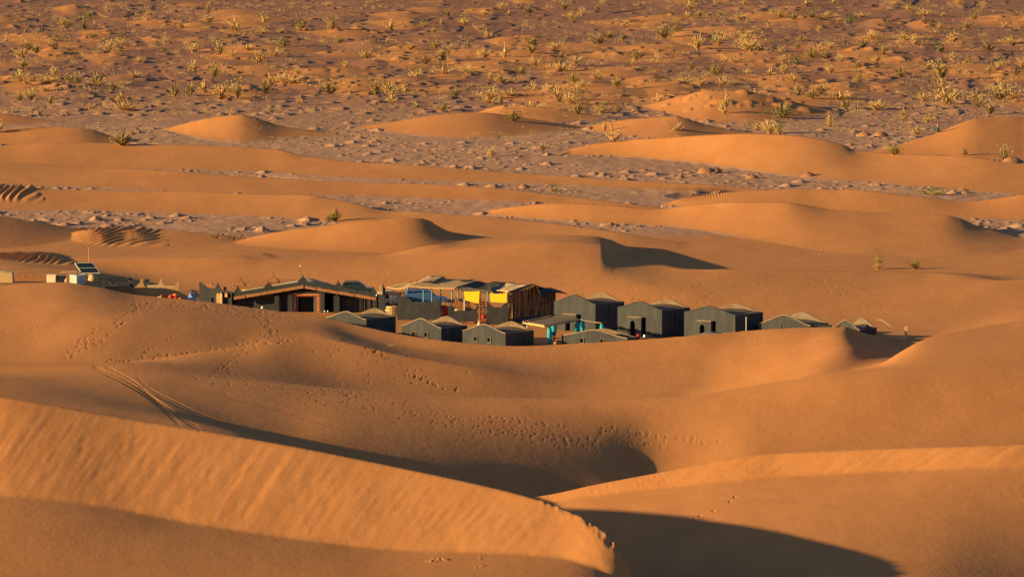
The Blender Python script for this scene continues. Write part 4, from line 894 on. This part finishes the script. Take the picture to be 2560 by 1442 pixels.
wallpoly("roof_frame", [(2190, 800), (2200, 797), (2207, 798.5), (2231, 817), (2226, 817), (2204, 803)], 656, .12, M['plaster_lit'], "sunlit slanting roof edge sticking out above the buried right end", "roof edge")

# ---------------------------------------------------------------- service yard on the left
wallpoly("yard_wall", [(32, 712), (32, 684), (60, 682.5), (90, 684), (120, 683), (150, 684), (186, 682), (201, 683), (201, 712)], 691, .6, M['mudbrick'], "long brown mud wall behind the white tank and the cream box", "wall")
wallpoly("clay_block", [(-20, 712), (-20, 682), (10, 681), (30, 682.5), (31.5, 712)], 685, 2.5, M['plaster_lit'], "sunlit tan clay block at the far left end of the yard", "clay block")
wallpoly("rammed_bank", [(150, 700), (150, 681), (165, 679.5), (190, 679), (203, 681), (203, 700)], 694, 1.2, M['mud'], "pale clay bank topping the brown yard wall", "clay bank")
o = empty("field_bed", Wp(20, 712, 676), R(-8), "dark sagging plank bench lying at the left edge of the dune top", "bench")
MB().grid(lambda u, v: (-.9+3.0*u, v*.8, .12-.08*math.sin(3*u)), 8, 3, .1).build("seat", M['timber_dark'], o)
for x_ in (-.5, .9): MB().box(x_, x_+.12, .1, .22, -.3, -.001-.06).build("leg", M['timber_dark'], o)
def crate(px0, px1, pyt, pyb, D, m_, name, label, cat, rz):
    w_ = X_at(px1, D)-X_at(px0, D); h_ = (pyb-pyt)*D/F; r_ = empty(name, Wp(px0, pyb, D), rz, label, cat)
    MB().box(0, w_, 0, .8, -.25, h_).build("body", M[m_], r_, bevel=.05); MB().box(-.03, w_+.03, -.03, .83, h_+.002, h_+.07).build("lid", M[m_ if m_ != 'cell' else 'netting'], r_, bevel=.02); return r_
crate(117, 140, 688.5, 704, 677, 'cream', "water_box", "cream plastic box on the dune top, left of the dark box", "box", R(-6))
crate(143, 162, 689, 705, 677, 'cell', "battery_box", "dark box between the cream box and the white tank", "box", R(-4))
blob("sand_bag", 166.5, 702, 676, .2, .25, .32, 'mud', "small tan sack between the dark box and the white tank", "sack")
# caged water tank
tk = empty("water_tank", Wp(192, 712, 675), R(-42), "white caged water tank on the dune under the big solar panel", "tank")
MB().box(-1.08, 0, 0, 1.22, 0.06, .98).build("bottle", M['tank'], tk, bevel=.07)
mb = MB()
for k_ in range(6):
    z_ = .08+k_*.19
    for a_, b_ in (((-1.12, -.04), (.04, -.04)), ((.04, -.04), (.04, 1.26)), ((.04, 1.26), (-1.12, 1.26)), ((-1.12, 1.26), (-1.12, -.04))): mb.tube((*a_, z_), (*b_, z_), .022, n=5)
for k_ in range(8):
    t = k_/7; mb.tube((-1.12+1.16*t, -.04, -.1), (-1.12+1.16*t, -.04, 1.03), .02, n=5); mb.tube((.04, -.04+1.3*t, -.1), (.04, -.04+1.3*t, 1.03), .02, n=5)
mb.build("cage", M['steel'], tk); MB().box(-1.14, .06, -.06, 1.28, -.3, .04).build("pallet", M['timber_dark'], tk); MB().lathe((-.54, .6, .98), [(.14, 0), (.14, .07)], 12).build("cap", M['rubber'], tk)
def solar(px_c, corners, D0, D1, label, big=False):
    """corners: bottom left, bottom right, top right, top left photo points; bottom edge at D0, top edge at D1"""
    c = [Wp(*corners[0], D0), Wp(*corners[1], D0), Wp(*corners[2], D1), Wp(*corners[3], D1)]; c[2] = c[1]+c[3]-c[0]; ctr = sum(c, Vector())/4
    g_ = Vector((ctr.x, ctr.y, gz(px_c, (D0+D1)/2))); r_ = empty("solar_panel", g_, 0, label, "solar panel", "solar panels of the service yard")
    v = [q-g_ for q in c]; n_ = (v[1]-v[0]).cross(v[3]-v[0]).normalized(); 
    if n_.z < 0: n_ = -n_
    def slab(q, t0, t1): return MB().add([p_+n_*t1 for p_ in q] + [p_+n_*t0 for p_ in q], [(0,1,2,3),(4,7,6,5),(0,4,5,1),(1,5,6,2),(2,6,7,3),(3,7,4,0)])
    slab(v, -.05, 0).build("frame", M['white' if big else 'steel'], r_)
    def inner(u0, u1, w0, w1): 
        f_ = lambda u, w_: (v[0]*(1-u)+v[1]*u)*(1-w_)+(v[3]*(1-u)+v[2]*u)*w_
        return [f_(u0, w0), f_(u1, w0), f_(u1, w1), f_(u0, w1)]
    if big:
        for w0, w1 in ((.03, .48), (.51, .97)): slab(inner(.03, .97, w0, w1), .002, .008).build("cell_sheet", M['cell'], r_)
    else: slab(inner(.06, .94, .06, .94), .002, .008).build("cell_sheet", M['cell'], r_)
    m1 = (v[0]+v[1])/2; m2 = (v[2]+v[3])/2
    mid = (m1+m2)/2
    for q in ((m1*.8+v[0]*.2), (m1*.8+v[1]*.2)) if not big else (mid,):
        MB().tube((q.x, q.y+.15, -.4), (q.x, q.y+.15, q.z-.02), .05 if big else .03, n=7).build("stand", M['timber_dark'], r_)
solar(218, ((204, 683), (250, 682.5), (234, 655), (186, 657)), 703, 705, "largest solar panel, double, tilted on a mast above the white tank", True)
solar(326, ((322, 703), (333, 702), (329, 693), (318, 694)), 710, 710.8, "small solar panel standing alone highest behind the clay yard")
solar(367, ((363, 708), (374, 706), (371, 697), (361, 698)), 704, 704.8, "small solar panel just behind the tall left horn of the clay wall")
solar(329, ((324, 718), (335, 717.5), (334, 710), (323, 711)), 696, 696.6, "small dark solar panel low against the shadowed yard wall")
solar(280, ((279, 713), (290, 712), (281, 697), (269, 699)), 694, 695, "dark solar panel leaning beside the single clay horn")
o = MB().tube((0, 0, -1), (0, 0, 2.3), .05, .03).build("antenna_mast", M['mud']); o.location = Wp(222, 668, 708); tag(o, "thin mast rising behind the largest solar panel", "mast")
blob("clay_oven", 231, 697, 698, .5, .4, .5, 'orangebag', "rough orange clay heap under the largest solar panel", "clay heap", seed=3).data.materials[0] = M['plaster_lit']
hw = [(333, 728), (336, 719), (343, 713), (349, 708), (352, 699), (354, 696), (357, 697), (358, 708), (361, 715), (367, 719.5), (420, 720.5), (433, 719), (438, 714), (441, 708), (445, 704.5), (447.5, 705), (447.5, 760), (333, 760)]
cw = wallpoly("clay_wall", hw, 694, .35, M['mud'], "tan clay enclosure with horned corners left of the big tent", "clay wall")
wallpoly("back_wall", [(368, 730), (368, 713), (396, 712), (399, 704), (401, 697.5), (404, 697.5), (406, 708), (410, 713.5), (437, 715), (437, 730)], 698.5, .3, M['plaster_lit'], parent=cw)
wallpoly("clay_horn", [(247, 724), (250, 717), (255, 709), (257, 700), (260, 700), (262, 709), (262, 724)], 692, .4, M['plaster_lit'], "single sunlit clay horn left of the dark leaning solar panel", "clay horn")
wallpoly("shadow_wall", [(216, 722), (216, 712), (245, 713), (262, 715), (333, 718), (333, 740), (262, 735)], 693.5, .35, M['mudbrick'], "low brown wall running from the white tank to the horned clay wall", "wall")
for i, (a_, b_) in enumerate((((236, 697, 700), (320, 695, 712)), ((236, 704, 698), (318, 701, 708)), ((262, 717, 695), (322, 716, 697)))):
    pa, pb = Wp(*a_), Wp(*b_); o = MB().tube((0, 0, 0), pb-pa, .05, n=6).build("wooden_rail", M['timber_dark']); o.location = pa
    tag(o, ("upper weathered rail right of the largest solar panel", "lower weathered rail right of the largest solar panel", "short weathered rail beside the leaning dark panel")[i], "rail")
for px, py, rx, rz, m_, lab in ((397, 745, .28, .16, 'cream', "cream bundle, leftmost of the coloured heap on the dune crest"), (403, 741, .14, .14, 'orangebag', "small orange bundle behind the cream one"), (413, 747, .22, .08, 'orangebag', "flat orange bundle right of the cream one"),
                           (428, 741, .28, .22, 'redbag', "bright red bundle at the middle of the coloured heap"), (439, 737, .30, .14, 'orangebag', "orange bundle topmost of the coloured heap"), (440, 745, .34, .18, 'redbag', "long red bundle under the topmost orange one"), (449, 747, .42, .16, 'orangebag', "large orange-red bundle in front of the coloured heap")):
    blob("cloth_bundle", px, py, 668.5 if py > 740 else 669.2, rx, .3, rz, m_, lab, "bundle", seed=px)
sb = empty("plastic_sheet", Wp(477, 750, 669), 0, "crumpled blue and white plastic sheet beside the tent annex", "plastic sheet")
MB().grid(lambda u, v: (-.35+.85*u+.1*math.sin(7*v), .3*v, -.15+.55*math.sin(math.pi*min(1, u*1.1))**.7*(.5+v)*(1-.2*math.sin(11*u))+.2*u*v), 10, 6, .04).build("sheet", M['blue'], sb)
# ---------------------------------------------------------------- shrubs
M['straw'] = mat("dry_straw", (.46, .30, .13), (.68, .46, .22), 3, .9)
M['olive'] = mat("olive_twig", (.26, .18, .075), (.44, .31, .13), 3, .9)
M['leaf'] = mat("green_leaf", (.045, .10, .03), (.10, .18, .05), 4, .8)
def blades(n, rn, spread, wd, lean=1.0):
    """many thin curved twigs fanning out of one root; unit height"""
    mb_ = MB()
    for i in range(n):
        az = rn.uniform(0, 2*math.pi); out = spread*rn.random()**.7; h_ = rn.uniform(.45, 1.0)*(1-.25*out/spread)
        bx, by = .10*spread*math.cos(az)*rn.random(), .10*spread*math.sin(az)*rn.random(); side = rn.uniform(-.12, .12)
        pts = []
        for k_ in range(4):
            t = k_/3; r_ = out*(t**1.4); pts.append(Vector((bx + math.cos(az+side*t*3)*r_*lean, by + math.sin(az+side*t*3)*r_, h_*(t - .22*t*t*out/spread*1.5))))
        ang = rn.uniform(0, math.pi); wv = Vector((math.cos(ang), math.sin(ang), 0))*wd
        vs = []
        for k_, p_ in enumerate(pts): ww = wv*(1-k_/3.6); vs += [p_-ww, p_+ww]
        mb_.add(vs, [(0,1,3,2), (2,3,5,4), (4,5,7,6)])
        for q_ in range(rn.randint(1, 3)):                  # side twig
            t = rn.uniform(.35, .95); a_ = pts[0]+(pts[3]-pts[0])*t; d_ = Vector((rn.uniform(-1, 1), rn.uniform(-1, 1), rn.uniform(.2, 1.2)))*.13
            mb_.add([a_-wv*.6, a_+wv*.6, a_+d_], [(0, 1, 2)])
    return mb_
def leaves(n, rn, rx, z0, z1, s_):
    mb_ = MB()
    for i in range(n):
        c = Vector((rn.gauss(0, rx*.45), rn.gauss(0, rx*.45), z0+(z1-z0)*rn.random()))
        a_ = Vector((rn.uniform(-1, 1), rn.uniform(-1, 1), rn.uniform(-1, 1))).normalized()*s_*rn.uniform(.6, 1.3); b_ = a_.orthogonal().normalized()*s_*.6
        mb_.add([c-a_*.5, c+b_*.5, c+a_*.5, c-b_*.5], [(0, 1, 2, 3)])
    return mb_
rn = random.Random(21)
DRY = [blades(n_, rn, sp, w_).build("twigs", M['straw' if i % 3 else 'olive']) for i, (n_, sp, w_) in enumerate(((90, .5, .034), (120, .75, .028), (80, .9, .034), (130, .55, .026), (100, 1.1, .028), (60, .6, .04)))]
GRN = [leaves(n_, rn, rx, .15, .9, .16).build("leaves", M['leaf']) for n_, rx in ((70, .5), (45, .7), (100, .6))]
GRL = [leaves(n_, rn, rx, .05, .45, .15).build("leaves", M['leaf']) for n_, rx in ((45, .45), (35, .7))]
SPRIG = [leaves(n_, rn, rx, .5, 1.0, .12).build("leaves", M['olive']) for n_, rx in ((60, .6), (80, .8))]
protos = DRY + GRN + GRL + SPRIG
def shrub(px, py, hpx, wpx, kind, label, group, seed, parts=True):
    rn_ = random.Random(seed); D = hit(px, py, 560) if py > 300 else D_flat(py)
    z = gz(px, D); s = hpx*D/F; sx = wpx*D/F
    r_ = empty("dry_shrub" if kind != 'g' else "green_shrub", (X_at(px, D, py), D, z-.05), rn_.uniform(0, 6.28), label, "shrub", group)
    r_.scale = (sx/1.1, sx/1.1, s)
    tw = rn_.choice(DRY); kids = [tw]
    if kind == 'g': kids.append(rn_.choice(GRN))
    elif kind == 'm': kids.append(rn_.choice(GRL))
    elif kind == 'o': kids.append(rn_.choice(SPRIG))
    for k_ in kids:
        c = k_.copy(); col.objects.link(c); c.parent = r_
    return r_
big = [(437,243,46,38,'d',"dense straw-coloured shrub, left of two standing close together on the left plain"),(475,243,46,36,'d',"dense straw-coloured shrub, right of two standing close together on the left plain"),
(592,250,55,44,'o',"tall bushy olive and straw shrub in the middle of the left plain"),(560,238,36,42,'d',"pale shrub touching the tall olive one on its left"),(665,238,42,42,'d',"loose pale shrub right of the tall olive one"),
(300,254,34,40,'d',"tangled pale shrub at the right end of the long bush row"),(282,232,32,30,'m',"green-based shrub in the long bush row's right part"),(120,216,26,60,'o',"low olive shrub at the left end of the long bush row"),
(190,218,34,44,'o',"olive shrub in the middle of the long bush row"),(245,218,40,40,'g',"green shrub with dark shadow in the long bush row"),
(940,242,46,38,'o',"upright olive shrub, left of the clump of three"),(980,243,38,36,'g',"dark green shrub in the middle of the clump of three"),(1012,236,34,34,'o',"pale olive shrub, right of the clump of three"),
(588,84,48,46,'d',"thick straw shrub high on the left plain"),(978,78,34,44,'d',"wide yellow grass clump in the upper middle plain"),(1138,248,34,36,'m',"straw shrub with a few green leaves below the upper middle plain"),
(1252,266,46,26,'d',"thin tall straw shrub just behind a low brown mound"),(1222,262,26,40,'d',"low spreading straw shrub left of the thin tall one"),(1042,270,18,38,'m',"low green-leaved shrub with a few dry stems"),
(1105,282,24,40,'g',"bright green low shrub over dry grass"),(1330,238,28,46,'d',"feathery pale shrub left in the long dry thicket"),(1395,258,42,62,'d',"largest pale shrub of the dry thicket"),(1370,236,26,48,'d',"low pale shrub at the back of the dry thicket"),
(1440,246,36,26,'d',"narrow dry shrub right of the thicket"),(1505,285,34,34,'g',"bright green shrub on a bare dry stalk"),(1545,282,24,30,'o',"small olive shrub right of the bright green one"),(1512,330,40,14,'d',"sparse dry twigs in front of the bright green shrub"),
(1810,296,74,40,'m',"tall dry shrub with a green waist on the stony flat"),(1948,338,34,32,'g',"round green shrub beside the long orange dune"),(1895,326,26,38,'d',"low dry bush left of the round green shrub"),(2075,318,42,24,'o',"narrow pale shrub on the stony flat right of centre"),
(2352,202,56,62,'o',"big round olive shrub on the right plain"),(2368,262,56,80,'o',"wide ragged shrub in front of the big round olive one"),(2258,300,44,32,'m',"slim shrub with green top left of the right dune"),(2290,338,36,30,'m',"green-topped shrub on a sand heap by the right dune"),
(2320,308,28,34,'o',"small olive shrub above the green-topped one"),(2475,288,38,40,'o',"shrub on the slope of the right dune"),(2236,388,28,36,'g',"low dark green shrub under the right dune"),(2412,390,22,20,'g',"tiny green shrub on the stones under the right dune"),(2510,402,42,34,'o',"olive shrub at the right edge beside dark clods"),
(1228,392,38,22,'m',"lone thin shrub with green tuft on the stony floor"),(1078,388,10,18,'g',"tiny green plant on the stony floor"),(1355,380,30,20,'d',"lone dry shrub at the tip of the long orange dune"),(1362,372,18,14,'d',"small dry sprig at the dune tip"),
(1382,479,20,22,'g',"lone green plant on the smooth brown slope"),(838,554,42,46,'d',"bare spiky dry shrub at the foot of the slip face in the middle"),(822,556,22,26,'g',"green sprig beside the bare spiky shrub"),
(2197,672,48,26,'d',"tall dry stalks rising out of a green plant by the right sand ridge"),(2196,674,28,26,'g',"bright green plant under the tall dry stalks"),(2288,673,28,36,'g',"rounded green plant with dry twigs at its right"),(2052,641,13,10,'g',"tiny green plant on the stony strip"),
(2340,488,22,36,'g',"green plant with dry fringe on the stones right of centre"),(2312,486,12,14,'g',"small green sprig left of the fringed plant"),(2420,490,10,18,'g',"small green plant near the right edge of the stony strip"),
(1726,24,26,36,'g',"dark green shrub at the very top of the picture, right of middle"),(1790,12,20,16,'o',"small pale shrub at the top edge beside the dark green one"),(2310,40,28,36,'o',"dark olive bush casting a shadow near the top right"),(2272,28,22,26,'o',"smaller olive bush left of the dark one near the top right"),
(1745,128,54,40,'d',"tall pale shrub with brown base on the upper right plain"),(1795,122,44,34,'g',"green-leaved tall shrub right of the pale brown-based one"),(1870,82+50,54,56,'o',"large dense shrub on the upper right plain"),(1862,102,28,24,'d',"thin dry shrub behind the large dense one"),
(2180,102,30,40,'d',"round yellow shrub on the far right plain"),(2265,108,30,44,'o',"low olive shrub right of the round yellow one"),(2382,112,34,50,'o',"broad olive shrub on the far right plain"),(2530,114,28,50,'o',"broad pale shrub at the far right edge"),
(1660,98,42,50,'o',"dense shrub on the upper plain right of middle"),(1500,114,34,44,'d',"dry shrub on a small orange rise"),(1262,150,44,34,'d',"upright dry shrub in the upper middle"),(1170,122,26,16,'d',"thin dry shrub on the brown flat"),(1165,186,32,42,'d',"spreading dry shrub beside a dark streak"),
(1440,166,38,34,'d',"bright dry shrub on the edge of an orange mound"),(1160,62,36,30,'o',"thin olive shrub near the top middle"),(1255,24,28,22,'d',"small dry shrub near the top edge middle"),(1455,40,34,18,'d',"narrow dry shrub near the top edge"),
(750,82,36,40,'o',"dense low shrub on the upper left plain"),(830,84,40,38,'o',"loose shrub on the upper left plain"),(660,60,28,24,'o',"small dark shrub on the upper left plain"),(550,142,44,26,'o',"dark stalky shrub left on the brown flat"),(580,148,28,26,'d',"pale shrub right of the dark stalky one"),
(270,130,36,34,'o',"shrub pair's left member on the left flat"),(298,134,34,26,'d',"shrub pair's right member on the left flat"),(210,74,36,26,'o',"yellowish upright shrub at the upper left"),(165,72,30,50,'o',"broad faint shrub at the upper left"),(135,126,28,34,'o',"low shrub left of the orange hollow"),(690,144,34,40,'d',"pale shrub on the brown flat"),
(2540,196,22,30,'d',"dry tuft at the right edge"),(1995,240,38,26,'m',"shrub with green crown on the right plain"),(2075,188,30,30,'o',"shrub with dark centre on the right plain"),(1870,190,28,20,'o',"narrow olive shrub on the plain"),(2500,250,34,70,'o',"wide pale shrub row end at the right"),(2440,254,30,60,'o',"pale shrub left of the wide row end")]
big.append((2100, 252, 34, 80, 'd', "long low dry shrub on the brown slope, right plain")); big.append((2030, 252, 30, 60, 'd', "dry shrub beside the long low one on the right plain"))
GRP = {'d': "dry shrubs scattered over the far plain", 'm': "shrubs with a few green leaves on the far plain", 'o': "olive shrubs scattered over the far plain", 'g': "green shrubs of the far plain"}
for i, (px, py, h_, w_, kd, lab) in enumerate(big): shrub(px, py, h_, w_, kd, lab, None, i)
rn = random.Random(77); cnt = 0; tries = 0
SH = {'d': "one of many small dry straw shrubs scattered over the far plain", 'o': "one of many small olive-brown shrubs scattered over the far plain", 'g': "one of the small green shrubs dotted over the far plain", 'm': "one of the small dry shrubs with green leaves on the far plain"}
placed = [(b[0], b[1]) for b in big]
while cnt < 205 and tries < 4000:
    tries += 1
    py = rn.uniform(6, 275) if rn.random() < .93 else rn.uniform(275, 400); px = rn.uniform(-10, 2570)
    if px < 900 and rn.random() < .35: continue
    if sandv(px, D_flat(py)) > .85 and rn.random() < .75: continue
    if any(abs(px-a) < 22 and abs(py-b) < 9 for a, b in placed): continue
    k = .45+py/420; h_ = rn.uniform(16, 36)*k + 6; w_ = h_*rn.uniform(.7, 1.9)
    kd = rn.choices('dogm', (52, 34, 6, 8))[0]
    shrub(px, py, h_, w_, kd, SH[kd], GRP[kd], 500+tries); placed.append((px, py)); cnt += 1
for o in protos: bpy.data.objects.remove(o)
# low tufts and stubble too small and many to count
tf = MB(); rn = random.Random(5)
for i in range(6500):
    py = 8+370*rn.random()**1.1; px = rn.uniform(-30, 2590); D = D_flat(py)
    if sandv(px, D) > .7 and rn.random() < .7: continue
    if vnoise(np.array([px/120.]), np.array([py/20.]), 91)[0] < -.1: continue
    x0, z0 = X_at(px, D), gz(px, D); hh = rn.uniform(.15, .5) + (rn.random()**3*.9 if py < 285 else 0)
    for k_ in range(7):
        dx, dy = rn.uniform(-.5, .5), rn.uniform(-.5, .5); tx = dx*1.8
        tf.add([(x0+dx-.04, D+dy, z0-.05), (x0+dx+.04, D+dy, z0-.05), (x0+tx, D+dy*1.5, z0+hh*rn.uniform(.4, 1))], [(0, 1, 2)])
tag(tf.build("dry_grass", M['straw']), "short dry stubble and grass tufts strewn over the far plain", "grass", kind="stuff")
tuft = MB(); rn = random.Random(9)
for k_ in range(40):
    dx = rn.uniform(-.3, .3); tuft.add([(dx*.5-.015, 0, -.05), (dx*.5+.015, 0, -.05), (dx*1.6, rn.uniform(-.2, .2), rn.uniform(.1, .42))], [(0, 1, 2)])
o = tuft.build("dry_tuft", M['straw']); D_ = hit(974, 866, 615); o.location = (X_at(974, D_), D_, gz(974, D_)); tag(o, "single dry grass tuft in the hollow below the camp", "grass tuft")
# dark broken clods that stand out on the stony floor
for i, (px, py, s_, lab) in enumerate(((1765, 432, 1.3, "dark eroded clod group's left lump on the bright stony strip"), (1790, 428, .8, "dark eroded clod right of the biggest lump on the stony strip"), (1700, 445, .6, "small clod at the left of the eroded lumps"), (1880, 446, .9, "clod with a long thin shadow on the stony strip"), (2020, 440, 1.0, "pale clod with dark right side on the stony strip"),
                                 (1310, 470, .8, "lone clod on the smooth brown slope left of the green plant"), (2530, 408, 1.6, "dark clod at the right edge by the olive shrub"), (2200, 342, 1.4, "sand-capped clod below the right dune"), (2160, 340, 1.2, "wide low clod left of the sand-capped one"), (1690, 326, .8, "clod beside the dark slip face"))):
    D = hit(px, py, 700) if py > 300 else D_flat(py); rr_ = random.Random(i)
    mb_ = MB().lathe((0, 0, 0), [(1.2, -.3), (1.0, .05), (.62, .35), (.3, .5), (.05, .55)], 11); mb_.v = [(x*s_*rr_.uniform(.8, 1.25), y*s_*rr_.uniform(.8, 1.25), z*s_*rr_.uniform(.8, 1.15)) for x, y, z in mb_.v]
    o = mb_.build("clod", M['mudbrick'], None, True); o.location = (X_at(px, D), D, gz(px, D)); tag(o, lab, "clod")
# person far off on the right plain
def person():
    D = hit(2343, 333, 800); p0 = Vector((X_at(2343, D), D, gz(2343, D))); s = .86
    J = [(0, 0, .92), (0, .02, 1.12), (0, .04, 1.34), (0, .05, 1.48), (0, .0, 1.60), (0, -.01, 1.68),
         (.19, .04, 1.38), (.30, -.06, 1.15), (.26, -.22, 1.0), (-.19, .04, 1.38), (-.32, -.04, 1.14), (-.34, -.20, .98),
         (.10, 0, .86), (.13, -.06, .48), (.14, .04, .08), (.15, -.12, .03), (-.10, 0, .86), (-.14, .05, .48), (-.16, .12, .08), (-.17, -.03, .03)]
    E = [(0,1),(1,2),(2,3),(3,4),(4,5),(2,6),(6,7),(7,8),(2,9),(9,10),(10,11),(0,12),(12,13),(13,14),(14,15),(0,16),(16,17),(17,18),(18,19)]
    Rr = [.15,.14,.16,.06,.10,.075,.075,.05,.04,.075,.05,.04,.10,.07,.05,.04,.10,.07,.05,.04]
    me_ = bpy.data.meshes.new("person"); me_.from_pydata([tuple(Vector(j)*s) for j in J], E, []); o_ = bpy.data.objects.new("person", me_); col.objects.link(o_); o_.location = p0
    sk = o_.modifiers.new("skin", 'SKIN'); 
    for i, v in enumerate(me_.skin_vertices[0].data): v.radius = (Rr[i]*s, Rr[i]*s); v.use_root = (i == 0)
    o_.modifiers.new("sub", 'SUBSURF').levels = 1; o_.modifiers["sub"].render_levels = 2; me_.materials.append(M['skin'])
    MB().lathe((0, .02, 0), [(.29*s, .18*s), (.25*s, .6*s), (.20*s, 1.0*s), (.23*s, 1.36*s), (.10*s, 1.47*s)], 14).build("robe", M['green'], o_, True)
    MB().lathe((0, .01, 0), [(.07*s, 1.50*s), (.135*s, 1.60*s), (.145*s, 1.68*s), (.10*s, 1.78*s), (.03*s, 1.81*s)], 12).build("headscarf", M['redbag'], o_, True)
    MB().box(-.17*s, .02*s, -.21*s, -.16*s, 1.05*s, 1.38*s).build("scarf_end", M['white'], o_)
    tag(o_, "person in a dark green robe and red headscarf standing by the right dune", "person")
person()
